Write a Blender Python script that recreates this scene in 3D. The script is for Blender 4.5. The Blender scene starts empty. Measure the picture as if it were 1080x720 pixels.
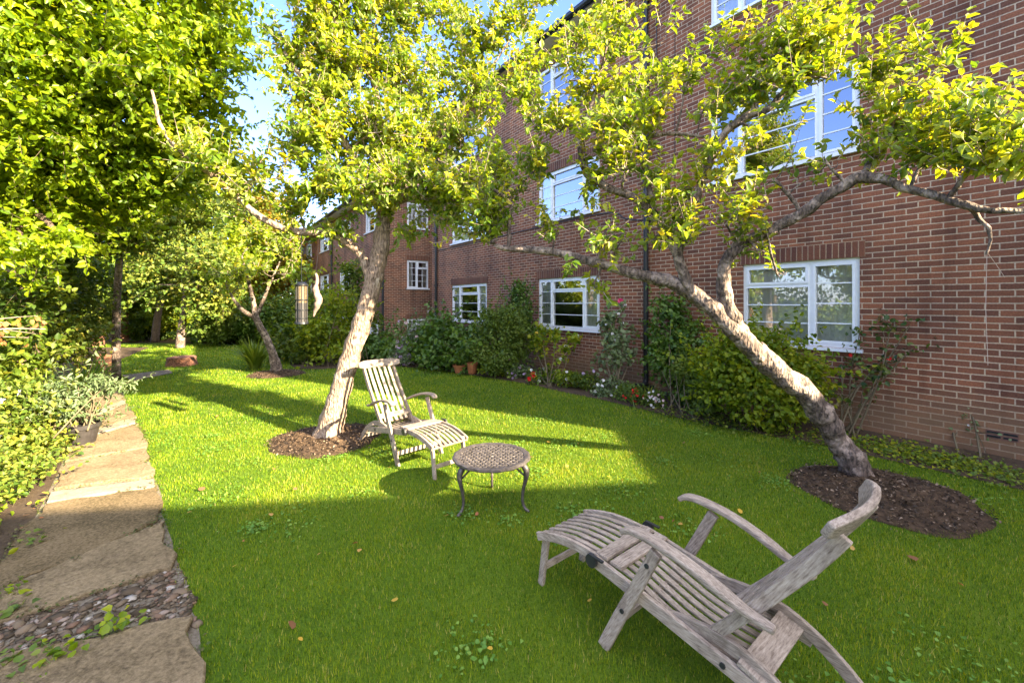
import bpy, bmesh, math, random
import numpy as np
from mathutils import Vector, Matrix, noise as mnoise

rng = np.random.default_rng(7)
random.seed(7)
scene = bpy.context.scene
COL = scene.collection
F, CX, HY, EYE = 450.0, 540.0, 319.0, 1.73      # focal length and horizon of the photograph (1080 px wide), eye height

def P(px, py, D):                                # photo pixel at distance D -> world point
    return np.array([(px-CX)/F*D, D, EYE-(py-HY)/F*D])
def G(px, py, z=0.0):                            # photo pixel on the ground -> world point
    D = (EYE-z)*F/(py-HY)
    return np.array([(px-CX)/F*D, D, z])

# ------------------------------------------------------------------ scene bookkeeping
def link(o, parent=None):
    COL.objects.link(o)
    if parent is not None: o.parent = parent
    return o
def empty(name, loc=(0,0,0), rz=0.0):
    o = bpy.data.objects.new(name, None); o.empty_display_size = .1
    o.location = loc; o.rotation_euler = (0,0,rz)
    return link(o)
def tag(o, label=None, cat=None, group=None, kind=None):
    if label: o['label'] = label
    if cat: o['category'] = cat
    if group: o['group'] = group
    if kind: o['kind'] = kind
    return o
def copy_tree(o, parent=None):
    c = o.copy(); COL.objects.link(c)
    if parent is not None: c.parent = parent
    for ch in list(o.children): copy_tree(ch, c)
    return c

class MB:
    def __init__(s): s.v=[]; s.f=[]; s.n=0
    def add(s, verts, faces):
        s.v.extend([tuple(map(float,v)) for v in verts])
        s.f.extend([tuple(i+s.n for i in f) for f in faces]); s.n = len(s.v)
    def box(s, a, b):
        (x0,y0,z0),(x1,y1,z1) = a,b
        s.add([(x0,y0,z0),(x1,y0,z0),(x1,y1,z0),(x0,y1,z0),(x0,y0,z1),(x1,y0,z1),(x1,y1,z1),(x0,y1,z1)],
              [(0,3,2,1),(4,5,6,7),(0,1,5,4),(1,2,6,5),(2,3,7,6),(3,0,4,7)])
    def sweep(s, pts, side, w, th):              # rectangular board along a polyline; w across `side`, th along the normal
        pts = [np.array(p,float) for p in pts]; n=len(pts)
        w = w if hasattr(w,'__len__') else [w]*n
        th = th if hasattr(th,'__len__') else [th]*n
        side = np.array(side,float); V=[]; Fc=[]
        for i,p in enumerate(pts):
            t = pts[min(i+1,n-1)]-pts[max(i-1,0)]; t/=np.linalg.norm(t)
            sd = side - t*np.dot(side,t); sd/=np.linalg.norm(sd)
            nn = np.cross(t,sd)
            for a,b in ((-1,-1),(1,-1),(1,1),(-1,1)):
                V.append(p+sd*a*w[i]/2+nn*b*th[i]/2)
        for i in range(n-1):
            for k in range(4):
                Fc.append((i*4+k,i*4+(k+1)%4,(i+1)*4+(k+1)%4,(i+1)*4+k))
        Fc.append((3,2,1,0)); e=(n-1)*4; Fc.append((e,e+1,e+2,e+3))
        s.add(V,Fc)
    def tube(s, pts, r, sides=8, rough=0.0, seed=0, cap=True):
        pts=[np.array(p,float) for p in pts]; n=len(pts)
        r = r if hasattr(r,'__len__') else [r]*n
        t0 = pts[1]-pts[0]; t0/=np.linalg.norm(t0)
        ref = np.array([0,0,1.0]) if abs(t0[2])<.9 else np.array([1.0,0,0])
        a = np.cross(t0,ref); a/=np.linalg.norm(a)
        V=[];Fc=[]
        for i,p in enumerate(pts):
            t = pts[min(i+1,n-1)]-pts[max(i-1,0)]; t/= (np.linalg.norm(t)+1e-9)
            a = a - t*np.dot(a,t); a/= (np.linalg.norm(a)+1e-9); b=np.cross(t,a)
            for k in range(sides):
                an = 2*math.pi*k/sides
                d = a*math.cos(an)+b*math.sin(an)
                rr = r[i]
                if rough:
                    q = p+d*r[i]
                    rr *= 1+rough*(mnoise.noise(Vector(q*9)+Vector((seed,0,0)))+.7*mnoise.noise(Vector(q*26)+Vector((0,seed,0))))
                V.append(p+d*rr)
        for i in range(n-1):
            for k in range(sides):
                k2=(k+1)%sides
                Fc.append((i*sides+k,i*sides+k2,(i+1)*sides+k2,(i+1)*sides+k))
        if cap:
            Fc.append(tuple(range(sides))[::-1]); e=(n-1)*sides; Fc.append(tuple(e+k for k in range(sides)))
        s.add(V,Fc)
    def lathe(s, prof, c=(0,0,0), sides=24):
        V=[];Fc=[];n=len(prof)
        for r,z in prof:
            for k in range(sides):
                an=2*math.pi*k/sides; V.append((c[0]+r*math.cos(an),c[1]+r*math.sin(an),c[2]+z))
        for i in range(n-1):
            for k in range(sides):
                k2=(k+1)%sides; Fc.append((i*sides+k,i*sides+k2,(i+1)*sides+k2,(i+1)*sides+k))
        s.add(V,Fc)
    def build(s, name, mat, parent=None, smooth=False, uv=None, bevel=0):
        me=bpy.data.meshes.new(name); me.from_pydata(s.v,[],s.f); me.update()
        if smooth: me.polygons.foreach_set('use_smooth',[True]*len(me.polygons))
        if uv:
            ul=me.uv_layers.new(name='UVMap'); arr=np.zeros((len(me.loops),2))
            for p in me.polygons:
                nn=p.normal
                for li in p.loop_indices:
                    arr[li]=uv(me.vertices[me.loops[li].vertex_index].co,nn)
            ul.data.foreach_set('uv',arr.ravel())
        me.materials.append(mat)
        o=bpy.data.objects.new(name,me)
        if bevel:
            m=o.modifiers.new('bevel','BEVEL'); m.width=bevel; m.segments=2; m.limit_method='ANGLE'
        return link(o,parent)

def smooth_path(pts, n=6):
    """Catmull-Rom through rows of numbers"""
    pts=np.array(pts,float); out=[]
    for i in range(len(pts)-1):
        p0=pts[max(i-1,0)];p1=pts[i];p2=pts[i+1];p3=pts[min(i+2,len(pts)-1)]
        for k in range(n):
            t=k/n
            out.append(.5*((2*p1)+(-p0+p2)*t+(2*p0-5*p1+4*p2-p3)*t*t+(-p0+3*p1-3*p2+p3)*t**3))
    out.append(pts[-1]); return np.array(out)
def nrm(a): return a/(np.linalg.norm(a,axis=-1,keepdims=True)+1e-9)
def rdir(n): return nrm(rng.normal(size=(n,3)))
def mesh_np(name, V, Fv, nper, mat, parent=None, rnd=None, smooth=False):
    """V (N,3), Fv (M,nper) -> mesh object, built with foreach_set"""
    me=bpy.data.meshes.new(name)
    me.vertices.add(len(V)); me.vertices.foreach_set('co',np.ascontiguousarray(V,dtype=np.float32).ravel())
    M=len(Fv); me.loops.add(M*nper); me.loops.foreach_set('vertex_index',np.ascontiguousarray(Fv,dtype=np.int32).ravel())
    me.polygons.add(M); me.polygons.foreach_set('loop_start',np.arange(0,M*nper,nper,dtype=np.int32))
    if smooth: me.polygons.foreach_set('use_smooth',np.ones(M,bool))
    if rnd is not None:
        at=me.attributes.new('rnd','FLOAT','POINT'); at.data.foreach_set('value',np.ascontiguousarray(rnd,dtype=np.float32))
    me.update(calc_edges=True); me.materials.append(mat)
    return link(bpy.data.objects.new(name,me),parent)

LT=np.array([(0,0,0),(.5,0,-.07),(1,0,-.20),(.24,.34,.09),(.66,.31,.05),(.24,-.34,.09),(.66,-.31,.05)])
LF=np.array([(0,1,4,3),(1,2,2,4),(0,5,6,1),(1,6,2,2)])
LFT=np.array([(0,1,3),(3,1,4),(4,1,2),(0,5,1),(5,6,1),(6,2,1)])
def leaf_geo(pos,d,n,size,wid=.6):
    N=len(pos); d=nrm(d); s=nrm(np.cross(n,d)); nn=np.cross(d,s)
    size=np.broadcast_to(np.asarray(size,float).reshape(-1,1,1) if np.ndim(size) else np.full((1,1,1),size),(N,1,1))
    curl=rng.uniform(.2,2.2,(N,1,1))
    V=pos[:,None,:]+size*(LT[None,:,0:1]*d[:,None,:]+LT[None,:,1:2]*wid/.6*1.0*s[:,None,:]+LT[None,:,2:3]*curl*nn[:,None,:])
    Fc=(LFT[None]+(np.arange(N)*7)[:,None,None]).reshape(-1,3)
    return V.reshape(-1,3),Fc
def leaves(name,pos,d,n,size,mat,parent,wid=.6,rnd=None):
    V,Fc=leaf_geo(pos,d,n,size,wid)
    r=rng.random(len(pos)) if rnd is None else rnd
    return mesh_np(name,V,Fc,3,mat,parent,np.repeat(r,7))

# ------------------------------------------------------------------ materials
def newmat(name):
    m=bpy.data.materials.new(name); m.use_nodes=True; nt=m.node_tree
    b=nt.nodes['Principled BSDF']; return m,nt,b
def N(nt,t,**kw):
    n=nt.nodes.new(t)
    for k,v in kw.items():
        if k in n.inputs: n.inputs[k].default_value=v
        else: setattr(n,k,v)
    return n
def ramp(nt,fac,stops):
    r=N(nt,'ShaderNodeValToRGB'); e=r.color_ramp.elements
    while len(e)<len(stops): e.new(.5)
    for el,(p,c) in zip(e,stops): el.position=p; el.color=(*c,1)
    nt.links.new(fac,r.inputs['Fac']); return r
def simple(name,col,rough=.6,metal=0,var=.15,scale=20,bump=0.0,stretch=None):
    m,nt,b=newmat(name); tc=N(nt,'ShaderNodeTexCoord'); src=tc.outputs['Object']
    if stretch:
        mp=N(nt,'ShaderNodeMapping'); mp.inputs['Scale'].default_value=stretch; nt.links.new(src,mp.inputs[0]); src=mp.outputs[0]
    no=N(nt,'ShaderNodeTexNoise',Scale=scale,Detail=6.0); nt.links.new(src,no.inputs['Vector'])
    c=np.array(col); r=ramp(nt,no.outputs['Fac'],[(.3,tuple(c*(1-var))),(.7,tuple(np.minimum(c*(1+var),1)))])
    nt.links.new(r.outputs[0],b.inputs['Base Color']); b.inputs['Roughness'].default_value=rough; b.inputs['Metallic'].default_value=metal
    if bump:
        bp=N(nt,'ShaderNodeBump',Strength=bump,Distance=.01); nt.links.new(no.outputs['Fac'],bp.inputs['Height']); nt.links.new(bp.outputs[0],b.inputs['Normal'])
    return m
def leafmat(name,cols,trans=.35,tcol=None,rough=.5,spec=.3,under=None):
    m,nt,b=newmat(name)
    at=N(nt,'ShaderNodeAttribute',attribute_name='rnd')
    k=len(cols); r=ramp(nt,at.outputs['Fac'],[(i/(k-1) if k>1 else 0,c) for i,c in enumerate(cols)])
    if under:
        ge=N(nt,'ShaderNodeNewGeometry'); um=N(nt,'ShaderNodeMix',data_type='RGBA'); fm=N(nt,'ShaderNodeMath',operation='MULTIPLY'); fm.inputs[1].default_value=.45
        nt.links.new(ge.outputs['Backfacing'],fm.inputs[0]); nt.links.new(fm.outputs[0],um.inputs[0]); nt.links.new(r.outputs[0],um.inputs[6]); um.inputs[7].default_value=(*under,1); nt.links.new(um.outputs[2],b.inputs['Base Color'])
    else: nt.links.new(r.outputs[0],b.inputs['Base Color'])
    b.inputs['Roughness'].default_value=rough
    b.inputs['Specular IOR Level'].default_value=spec
    tr=N(nt,'ShaderNodeBsdfTranslucent'); hs=N(nt,'ShaderNodeMix',data_type='RGBA',blend_type='MULTIPLY'); hs.inputs[0].default_value=1
    nt.links.new(r.outputs[0],hs.inputs[6]); hs.inputs[7].default_value=(*(tcol or (2.2,1.9,.7)),1)
    nt.links.new(hs.outputs[2],tr.inputs['Color'])
    mx=N(nt,'ShaderNodeMixShader',Fac=trans); out=nt.nodes['Material Output']
    nt.links.new(b.outputs[0],mx.inputs[1]); nt.links.new(tr.outputs[0],mx.inputs[2]); nt.links.new(mx.outputs[0],out.inputs['Surface'])
    return m
def barkmat(name,dark,light,lichen,scale=1.0,cov=.54):
    m,nt,b=newmat(name); tc=N(nt,'ShaderNodeTexCoord')
    n1=N(nt,'ShaderNodeTexNoise',Scale=7*scale,Detail=8.0,Roughness=.7); n2=N(nt,'ShaderNodeTexNoise',Scale=42*scale,Detail=5.0); n3=N(nt,'ShaderNodeTexVoronoi',Scale=30*scale)
    mp=N(nt,'ShaderNodeMapping'); mp.inputs['Scale'].default_value=(1.25,1.25,.42); nt.links.new(tc.outputs['Object'],mp.inputs[0])
    for n in (n1,n2,n3): nt.links.new(tc.outputs['Object'] if n is n1 else mp.outputs[0],n.inputs['Vector'])
    r1=ramp(nt,n2.outputs['Fac'],[(.32,dark),(.62,light)])
    r2=ramp(nt,n1.outputs['Fac'],[(cov,(0,0,0)),(cov+.12,(.85,.85,.85))])
    mx=N(nt,'ShaderNodeMix',data_type='RGBA'); nt.links.new(r2.outputs[0],mx.inputs[0]); nt.links.new(r1.outputs[0],mx.inputs[6]); mx.inputs[7].default_value=(*lichen,1)
    nt.links.new(mx.outputs[2],b.inputs['Base Color']); b.inputs['Roughness'].default_value=.9
    ad=N(nt,'ShaderNodeMath',operation='ADD'); nt.links.new(n2.outputs['Fac'],ad.inputs[0]); nt.links.new(n3.outputs['Distance'],ad.inputs[1])
    bp=N(nt,'ShaderNodeBump',Strength=.9,Distance=.02); nt.links.new(ad.outputs[0],bp.inputs['Height']); nt.links.new(bp.outputs[0],b.inputs['Normal'])
    return m
def brickmat(name,c1,c2,mortar,offset=.5,stain=True):
    m,nt,b=newmat(name); uv=N(nt,'ShaderNodeUVMap')
    bt=N(nt,'ShaderNodeTexBrick'); bt.offset=offset
    for k,v in (('Scale',1.0),('Brick Width',.225),('Row Height',.075),('Mortar Size',.0075),('Mortar Smooth',.25),('Bias',0.0)): bt.inputs[k].default_value=v
    nz=N(nt,'ShaderNodeTexNoise',Scale=9.0,Detail=3.0); nt.links.new(uv.outputs[0],nz.inputs['Vector'])
    # a little wobble so the joints are not ruler straight
    mm=N(nt,'ShaderNodeVectorMath',operation='MULTIPLY_ADD'); nt.links.new(nz.outputs['Color'],mm.inputs[0]); mm.inputs[1].default_value=(.006,.006,0); nt.links.new(uv.outputs[0],mm.inputs[2])
    nt.links.new(mm.outputs[0],bt.inputs['Vector'])
    bt.inputs['Color1'].default_value=(*c1,1); bt.inputs['Color2'].default_value=(*c2,1); bt.inputs['Mortar'].default_value=(*mortar,1)
    n2=N(nt,'ShaderNodeTexNoise',Scale=60.0,Detail=4.0); n3=N(nt,'ShaderNodeTexNoise',Scale=.9,Detail=3.0)
    nt.links.new(uv.outputs[0],n2.inputs['Vector']); nt.links.new(uv.outputs[0],n3.inputs['Vector'])
    r2=ramp(nt,n2.outputs['Fac'],[(.3,(.72,.72,.72)),(.7,(1.2,1.2,1.2))]); r3=ramp(nt,n3.outputs['Fac'],[(.3,(.72,.74,.78)),(.7,(1.18,1.14,1.06))])
    x1=N(nt,'ShaderNodeMix',data_type='RGBA',blend_type='MULTIPLY'); x1.inputs[0].default_value=1; nt.links.new(bt.outputs['Color'],x1.inputs[6]); nt.links.new(r2.outputs[0],x1.inputs[7])
    x2=N(nt,'ShaderNodeMix',data_type='RGBA',blend_type='MULTIPLY'); x2.inputs[0].default_value=1; nt.links.new(x1.outputs[2],x2.inputs[6]); nt.links.new(r3.outputs[0],x2.inputs[7])
    last=x2.outputs[2]
    mv=N(nt,'ShaderNodeMapping'); mv.inputs['Scale'].default_value=(2.6,.22,1); nt.links.new(uv.outputs[0],mv.inputs[0]); ns=N(nt,'ShaderNodeTexNoise',Scale=1.0,Detail=6.0,Roughness=.65); nt.links.new(mv.outputs[0],ns.inputs['Vector'])
    rsx=ramp(nt,ns.outputs['Fac'],[(.36,(.62,.60,.60)),(.5,(1,1,1)),(.72,(1.12,1.10,1.06))])
    xs=N(nt,'ShaderNodeMix',data_type='RGBA',blend_type='MULTIPLY'); xs.inputs[0].default_value=.8; nt.links.new(last,xs.inputs[6]); nt.links.new(rsx.outputs[0],xs.inputs[7]); last=xs.outputs[2]
    if stain:   # splash-back soil on the lowest courses
        sp=N(nt,'ShaderNodeSeparateXYZ'); nt.links.new(uv.outputs[0],sp.inputs[0])
        ad=N(nt,'ShaderNodeMath',operation='MULTIPLY_ADD'); nt.links.new(n3.outputs['Fac'],ad.inputs[0]); ad.inputs[1].default_value=-.5; nt.links.new(sp.outputs[1],ad.inputs[2])
        rs=ramp(nt,ad.outputs[0],[(.0,(.62,.62,.62)),(.42,(0,0,0))])
        x3=N(nt,'ShaderNodeMix',data_type='RGBA'); nt.links.new(rs.outputs[0],x3.inputs[0]); nt.links.new(last,x3.inputs[6]); x3.inputs[7].default_value=(.21,.135,.075,1)
        last=x3.outputs[2]
    nt.links.new(last,b.inputs['Base Color']); b.inputs['Roughness'].default_value=.88; b.inputs['Specular IOR Level'].default_value=.25
    iv=N(nt,'ShaderNodeMath',operation='SUBTRACT'); iv.inputs[0].default_value=1; nt.links.new(bt.outputs['Fac'],iv.inputs[1])
    a2=N(nt,'ShaderNodeMath',operation='MULTIPLY_ADD'); nt.links.new(n2.outputs['Fac'],a2.inputs[0]); a2.inputs[1].default_value=.35; nt.links.new(iv.outputs[0],a2.inputs[2])
    bp=N(nt,'ShaderNodeBump',Strength=.8,Distance=.008); nt.links.new(a2.outputs[0],bp.inputs['Height']); nt.links.new(bp.outputs[0],b.inputs['Normal'])
    return m
def glassmat(name,refl):
    m,nt,b=newmat(name); nt.nodes.remove(b)
    tr=N(nt,'ShaderNodeBsdfTransparent'); tr.inputs[0].default_value=(.93,.96,.95,1)
    gl=N(nt,'ShaderNodeBsdfGlossy',Roughness=.01); gl.inputs[0].default_value=(.95,.97,1,1)
    lw=N(nt,'ShaderNodeLayerWeight',Blend=.45); mr=N(nt,'ShaderNodeMapRange'); nt.links.new(lw.outputs['Fresnel'],mr.inputs[0]); mr.inputs[3].default_value=refl; mr.inputs[4].default_value=.95
    no=N(nt,'ShaderNodeTexNoise',Scale=1.6); tc=N(nt,'ShaderNodeTexCoord'); nt.links.new(tc.outputs['Object'],no.inputs['Vector'])
    bp=N(nt,'ShaderNodeBump',Strength=.05,Distance=.02); nt.links.new(no.outputs['Fac'],bp.inputs['Height']); nt.links.new(bp.outputs[0],gl.inputs['Normal'])
    mx=N(nt,'ShaderNodeMixShader'); nt.links.new(mr.outputs[0],mx.inputs[0]); nt.links.new(tr.outputs[0],mx.inputs[1]); nt.links.new(gl.outputs[0],mx.inputs[2])
    nt.links.new(mx.outputs[0],nt.nodes['Material Output'].inputs['Surface']); return m

def woodmat(name='weathered_teak',sc=(3,26,26),ry=0.0):
    m,nt,b=newmat(name); tc=N(nt,'ShaderNodeTexCoord'); mp=N(nt,'ShaderNodeMapping'); mp.inputs['Scale'].default_value=sc
    rt=N(nt,'ShaderNodeVectorRotate',rotation_type='Y_AXIS'); rt.inputs['Angle'].default_value=ry; nt.links.new(tc.outputs['Object'],rt.inputs['Vector']); nt.links.new(rt.outputs[0],mp.inputs[0])
    g=N(nt,'ShaderNodeTexNoise',Scale=6.0,Detail=6.0,Roughness=.65); nt.links.new(mp.outputs[0],g.inputs['Vector'])
    f=N(nt,'ShaderNodeTexNoise',Scale=5.0,Detail=7.0,Roughness=.7); nt.links.new(tc.outputs['Object'],f.inputs['Vector'])
    r=ramp(nt,g.outputs['Fac'],[(.3,(.15,.108,.08)),(.48,(.33,.258,.205)),(.72,(.50,.41,.335))]); r2=ramp(nt,f.outputs['Fac'],[(.32,(.55,.52,.50)),(.5,(1,1,1)),(.7,(1.15,1.14,1.14))])
    x=N(nt,'ShaderNodeMix',data_type='RGBA',blend_type='MULTIPLY'); x.inputs[0].default_value=1; nt.links.new(r.outputs[0],x.inputs[6]); nt.links.new(r2.outputs[0],x.inputs[7])
    oi=N(nt,'ShaderNodeObjectInfo'); mr=N(nt,'ShaderNodeMapRange'); mr.inputs[3].default_value=.78; mr.inputs[4].default_value=1.12; nt.links.new(oi.outputs['Random'],mr.inputs[0])
    x2=N(nt,'ShaderNodeMix',data_type='RGBA',blend_type='MULTIPLY'); x2.inputs[0].default_value=1; nt.links.new(x.outputs[2],x2.inputs[6]); nt.links.new(mr.outputs[0],x2.inputs[7])
    nt.links.new(x2.outputs[2],b.inputs['Base Color']); b.inputs['Roughness'].default_value=.8; b.inputs['Specular IOR Level'].default_value=.25
    bp=N(nt,'ShaderNodeBump',Strength=.25,Distance=.004); nt.links.new(g.outputs['Fac'],bp.inputs['Height']); nt.links.new(bp.outputs[0],b.inputs['Normal']); return m
M={}
M['brick']=brickmat('brick',(.285,.108,.058),(.145,.062,.041),(.51,.385,.28))
M['soldier']=brickmat('soldier_brick',(.19,.075,.045),(.12,.05,.038),(.36,.25,.17),offset=0.0,stain=False)
M['white']=simple('white_frame',(.78,.80,.84),.35,var=.04)
M['soffit']=simple('soffit_paint',(.66,.60,.47),.6,var=.06)
M['black']=simple('black_iron',(.012,.013,.017),.4,var=.3)
M['roof']=simple('roof_tile',(.12,.06,.045),.8,var=.3,scale=5)
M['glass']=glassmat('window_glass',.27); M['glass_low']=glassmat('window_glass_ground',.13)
M['curtain']=simple('net_curtain',(.80,.79,.77),.9,var=.08,scale=4)
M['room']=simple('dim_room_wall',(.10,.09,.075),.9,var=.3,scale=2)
M['wood']=woodmat()
M['wood_up']=woodmat('weathered_teak_upright',(3,26,26),math.radians(57)); M['wood_cross']=woodmat('weathered_teak_cross',(26,3,26))
M['bolt']=simple('dark_bolt',(.07,.07,.075),.45,metal=.7)
M['iron']=simple('cast_metal',(.095,.08,.075),.5,metal=.35,var=.45,scale=30,bump=.3)
M['bark']=barkmat('apple_bark',(.030,.021,.017),(.17,.12,.095),(.44,.335,.275),cov=.49)  # lichen brightened and spread to paint sunlight onto the limbs
M['barklit']=barkmat('sunlit_apple_bark',(.08,.05,.037),(.38,.27,.20),(.56,.45,.36))  # lighter copy of the apple bark, sunlight painted into its tone
M['bark2']=barkmat('tall_bark',(.05,.035,.028),(.20,.13,.095),(.24,.17,.12))
M['redbark']=barkmat('red_bark',(.07,.03,.02),(.30,.13,.08),(.24,.12,.08))
M['twig']=simple('pale_twig',(.36,.27,.22),.8,var=.3,scale=9)
M['stem']=simple('brown_stem',(.13,.10,.055),.8,var=.3,scale=9)
M['greenstem']=simple('green_stem',(.10,.16,.03),.7,var=.3,scale=9)
M['apple']=leafmat('apple_leaf',[(.06,.125,.008),(.13,.215,.010),(.22,.30,.012),(.34,.38,.016),(.46,.40,.03)],.42,rough=.38,spec=.5,under=(.34,.38,.14))
M['appleR']=leafmat('apple_leaf_yellow',[(.07,.135,.008),(.145,.23,.010),(.245,.32,.013),(.36,.39,.018),(.50,.42,.04)],.43,rough=.38,spec=.5,under=(.36,.40,.15))
M['maple']=leafmat('broad_leaf',[(.07,.14,.006),(.15,.235,.008),(.25,.33,.01),(.38,.41,.016)],.5,rough=.4,spec=.4)
M['laurel']=leafmat('laurel_leaf',[(.04,.095,.015),(.08,.155,.02),(.145,.22,.028)],.25,rough=.4,spec=.4)
M['box']=leafmat('small_dark_leaf',[(.06,.105,.018),(.105,.165,.023),(.18,.22,.035)],.3)
M['yellowgreen']=leafmat('yellow_green_leaf',[(.06,.11,.008),(.13,.20,.010),(.22,.27,.012),(.32,.32,.018)],.4)
M['grey']=leafmat('grey_green_leaf',[(.08,.13,.05),(.14,.19,.085),(.22,.26,.14)],.25)
M['rose']=leafmat('rose_leaf',[(.02,.05,.012),(.045,.09,.018),(.09,.15,.02),(.16,.07,.04)],.25,rough=.35)
M['wood1']=leafmat('dark_wood_leaf',[(.035,.07,.010),(.07,.12,.012),(.12,.17,.016),(.22,.22,.02)],.38)
M['wood3']=leafmat('mixed_green_leaf',[(.04,.085,.012),(.085,.14,.018),(.15,.20,.03),(.24,.26,.035),(.32,.27,.05)],.35)
M['wood2']=leafmat('autumn_leaf',[(.07,.10,.012),(.15,.17,.015),(.26,.20,.02),(.32,.15,.03)],.4)
M['conifer']=leafmat('conifer_leaf',[(.02,.05,.012),(.045,.09,.016),(.09,.15,.018)],.2)
M['strap']=leafmat('strap_leaf',[(.06,.11,.015),(.13,.19,.02),(.24,.28,.04)],.3)
M['fallen']=leafmat('fallen_leaf',[(.30,.09,.03),(.38,.20,.07),(.55,.34,.04),(.22,.10,.05)],.15)
M['grass']=leafmat('grass_blade',[(.030,.082,.004),(.082,.17,.005),(.17,.262,.007),(.28,.32,.011),(.45,.38,.14)],.34,tcol=(2.4,1.8,.6),rough=.55,spec=.25)
for k,c in dict(red=(.55,.02,.015),pink=(.65,.05,.16),white=(.75,.72,.72),lilac=(.48,.34,.52),palepink=(.70,.52,.54),yellow=(.65,.45,.04),purple=(.25,.08,.35)).items():
    M['p_'+k]=leafmat('petal_'+k,[c,tuple(min(1,x*1.15) for x in c)],.3,tcol=(1,1,1))
M['terracotta']=simple('terracotta',(.42,.15,.06),.8,var=.2)
M['terracotta2']=simple('air_brick_clay',(.17,.085,.06),.9,var=.2)
M['plasticpot']=simple('black_plastic',(.035,.03,.03),.45,var=.3)

M['clover']=leafmat('clover_leaf',[(.06,.15,.015),(.12,.24,.03),(.20,.30,.05)],.25)
def groundmat(name,cols,scale,bump,fine=60.0,rough=.95):
    m,nt,b=newmat(name); tc=N(nt,'ShaderNodeTexCoord')
    n1=N(nt,'ShaderNodeTexNoise',Scale=scale,Detail=8.0,Roughness=.65); n2=N(nt,'ShaderNodeTexNoise',Scale=fine,Detail=5.0,Roughness=.7)
    for n in (n1,n2): nt.links.new(tc.outputs['Object'],n.inputs['Vector'])
    ad=N(nt,'ShaderNodeMath',operation='MULTIPLY_ADD'); nt.links.new(n2.outputs['Fac'],ad.inputs[0]); ad.inputs[1].default_value=.6
    ml=N(nt,'ShaderNodeMath',operation='MULTIPLY'); nt.links.new(n1.outputs['Fac'],ml.inputs[0]); ml.inputs[1].default_value=.4; nt.links.new(ml.outputs[0],ad.inputs[2])
    k=len(cols); r=ramp(nt,ad.outputs[0],[(.3+.4*i/(k-1),c) for i,c in enumerate(cols)])
    nt.links.new(r.outputs[0],b.inputs['Base Color']); b.inputs['Roughness'].default_value=rough; b.inputs['Specular IOR Level'].default_value=.2
    bp=N(nt,'ShaderNodeBump',Strength=bump,Distance=.03); nt.links.new(ad.outputs[0],bp.inputs['Height']); nt.links.new(bp.outputs[0],b.inputs['Normal'])
    return m
M['lawn']=groundmat('lawn_turf',[(.025,.045,.005),(.065,.12,.006),(.12,.18,.009),(.19,.21,.025)],.7,.9,fine=70)  # dark tones put the shade between grass blades into the turf colour
M['soil']=groundmat('bed_soil',[(.035,.024,.016),(.075,.05,.032),(.12,.085,.055)],3,1.0,fine=35)
M['mulch']=groundmat('bark_mulch',[(.012,.008,.005),(.038,.024,.014),(.085,.053,.032),(.17,.115,.075)],4,1.0,fine=26)
M['litter']=groundmat('leaf_litter',[(.03,.025,.012),(.07,.05,.02),(.12,.07,.03)],2,.8,fine=25)
M['grit']=groundmat('path_grit',[(.05,.04,.028),(.13,.10,.07),(.24,.20,.155),(.12,.10,.05)],5,1.0,fine=45)
M['slab']=groundmat('stone_slab',[(.045,.034,.022),(.15,.108,.06),(.28,.205,.12),(.34,.265,.17)],2.6,1.0,fine=48)
M['slab2']=groundmat('brown_slab',[(.035,.03,.014),(.10,.072,.035),(.215,.152,.083),(.30,.225,.14)],1.9,1.0,fine=60)
M['palestrip']=groundmat('pale_strip',[(.15,.115,.075),(.27,.22,.165),(.36,.31,.245)],3,.4,fine=50)  # paler tone for the narrow strips across the path
M['pebble']=leafmat('pebble',[(.05,.035,.022),(.10,.07,.045),(.17,.125,.085),(.16,.09,.06),(.40,.36,.32)],.0,rough=.85,spec=.2)

# ------------------------------------------------------------------ building frame
TH=math.atan(325.0/450.0); CT,ST=math.cos(TH),math.sin(TH)
DV=np.array([-ST,CT,0]); NV=np.array([CT,ST,0])
def W(t,p,z): return DV*t+NV*p+np.array([0,0,z])      # t along the facade (away), p towards the building, z up
PA=7.25; PC=6.19
def uvwall(co,n):
    if abs(n[2])>.7: return (co[0],co[1])
    tx=Vector((-n[1],n[0],0)).normalized(); return (co[0]*tx[0]+co[1]*tx[1],co[2])

def facade_quads(mb,fn,a0,a1,z0,z1,holes,depth=.12):
    """fn(a,z,d) -> point; holes (a0,a1,z0,z1); reveals go `depth` inward"""
    A=sorted({a0,a1,*[h[0] for h in holes],*[h[1] for h in holes]}); Z=sorted({z0,z1,*[h[2] for h in holes],*[h[3] for h in holes]})
    for i in range(len(A)-1):
        for j in range(len(Z)-1):
            ca,cz=(A[i]+A[i+1])/2,(Z[j]+Z[j+1])/2
            if any(h[0]<ca<h[1] and h[2]<cz<h[3] for h in holes): continue
            mb.add([fn(A[i],Z[j],0),fn(A[i+1],Z[j],0),fn(A[i+1],Z[j+1],0),fn(A[i],Z[j+1],0)],[(0,1,2,3)])
    for h in holes:
        c=[(h[0],h[2]),(h[1],h[2]),(h[1],h[3]),(h[0],h[3])]
        for k in range(4):
            p,q=c[k],c[(k+1)%4]
            mb.add([fn(*p,0),fn(*q,0),fn(*q,depth),fn(*p,depth)],[(0,1,2,3)])

def fbox(mb,fn,a0,a1,z0,z1,d0,d1):
    V=[fn(a,z,d) for d in (d0,d1) for z in (z0,z1) for a in (a0,a1)]
    mb.add(V,[(0,1,3,2),(4,6,7,5),(0,4,5,1),(2,3,7,6),(0,2,6,4),(1,5,7,3)])

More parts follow.
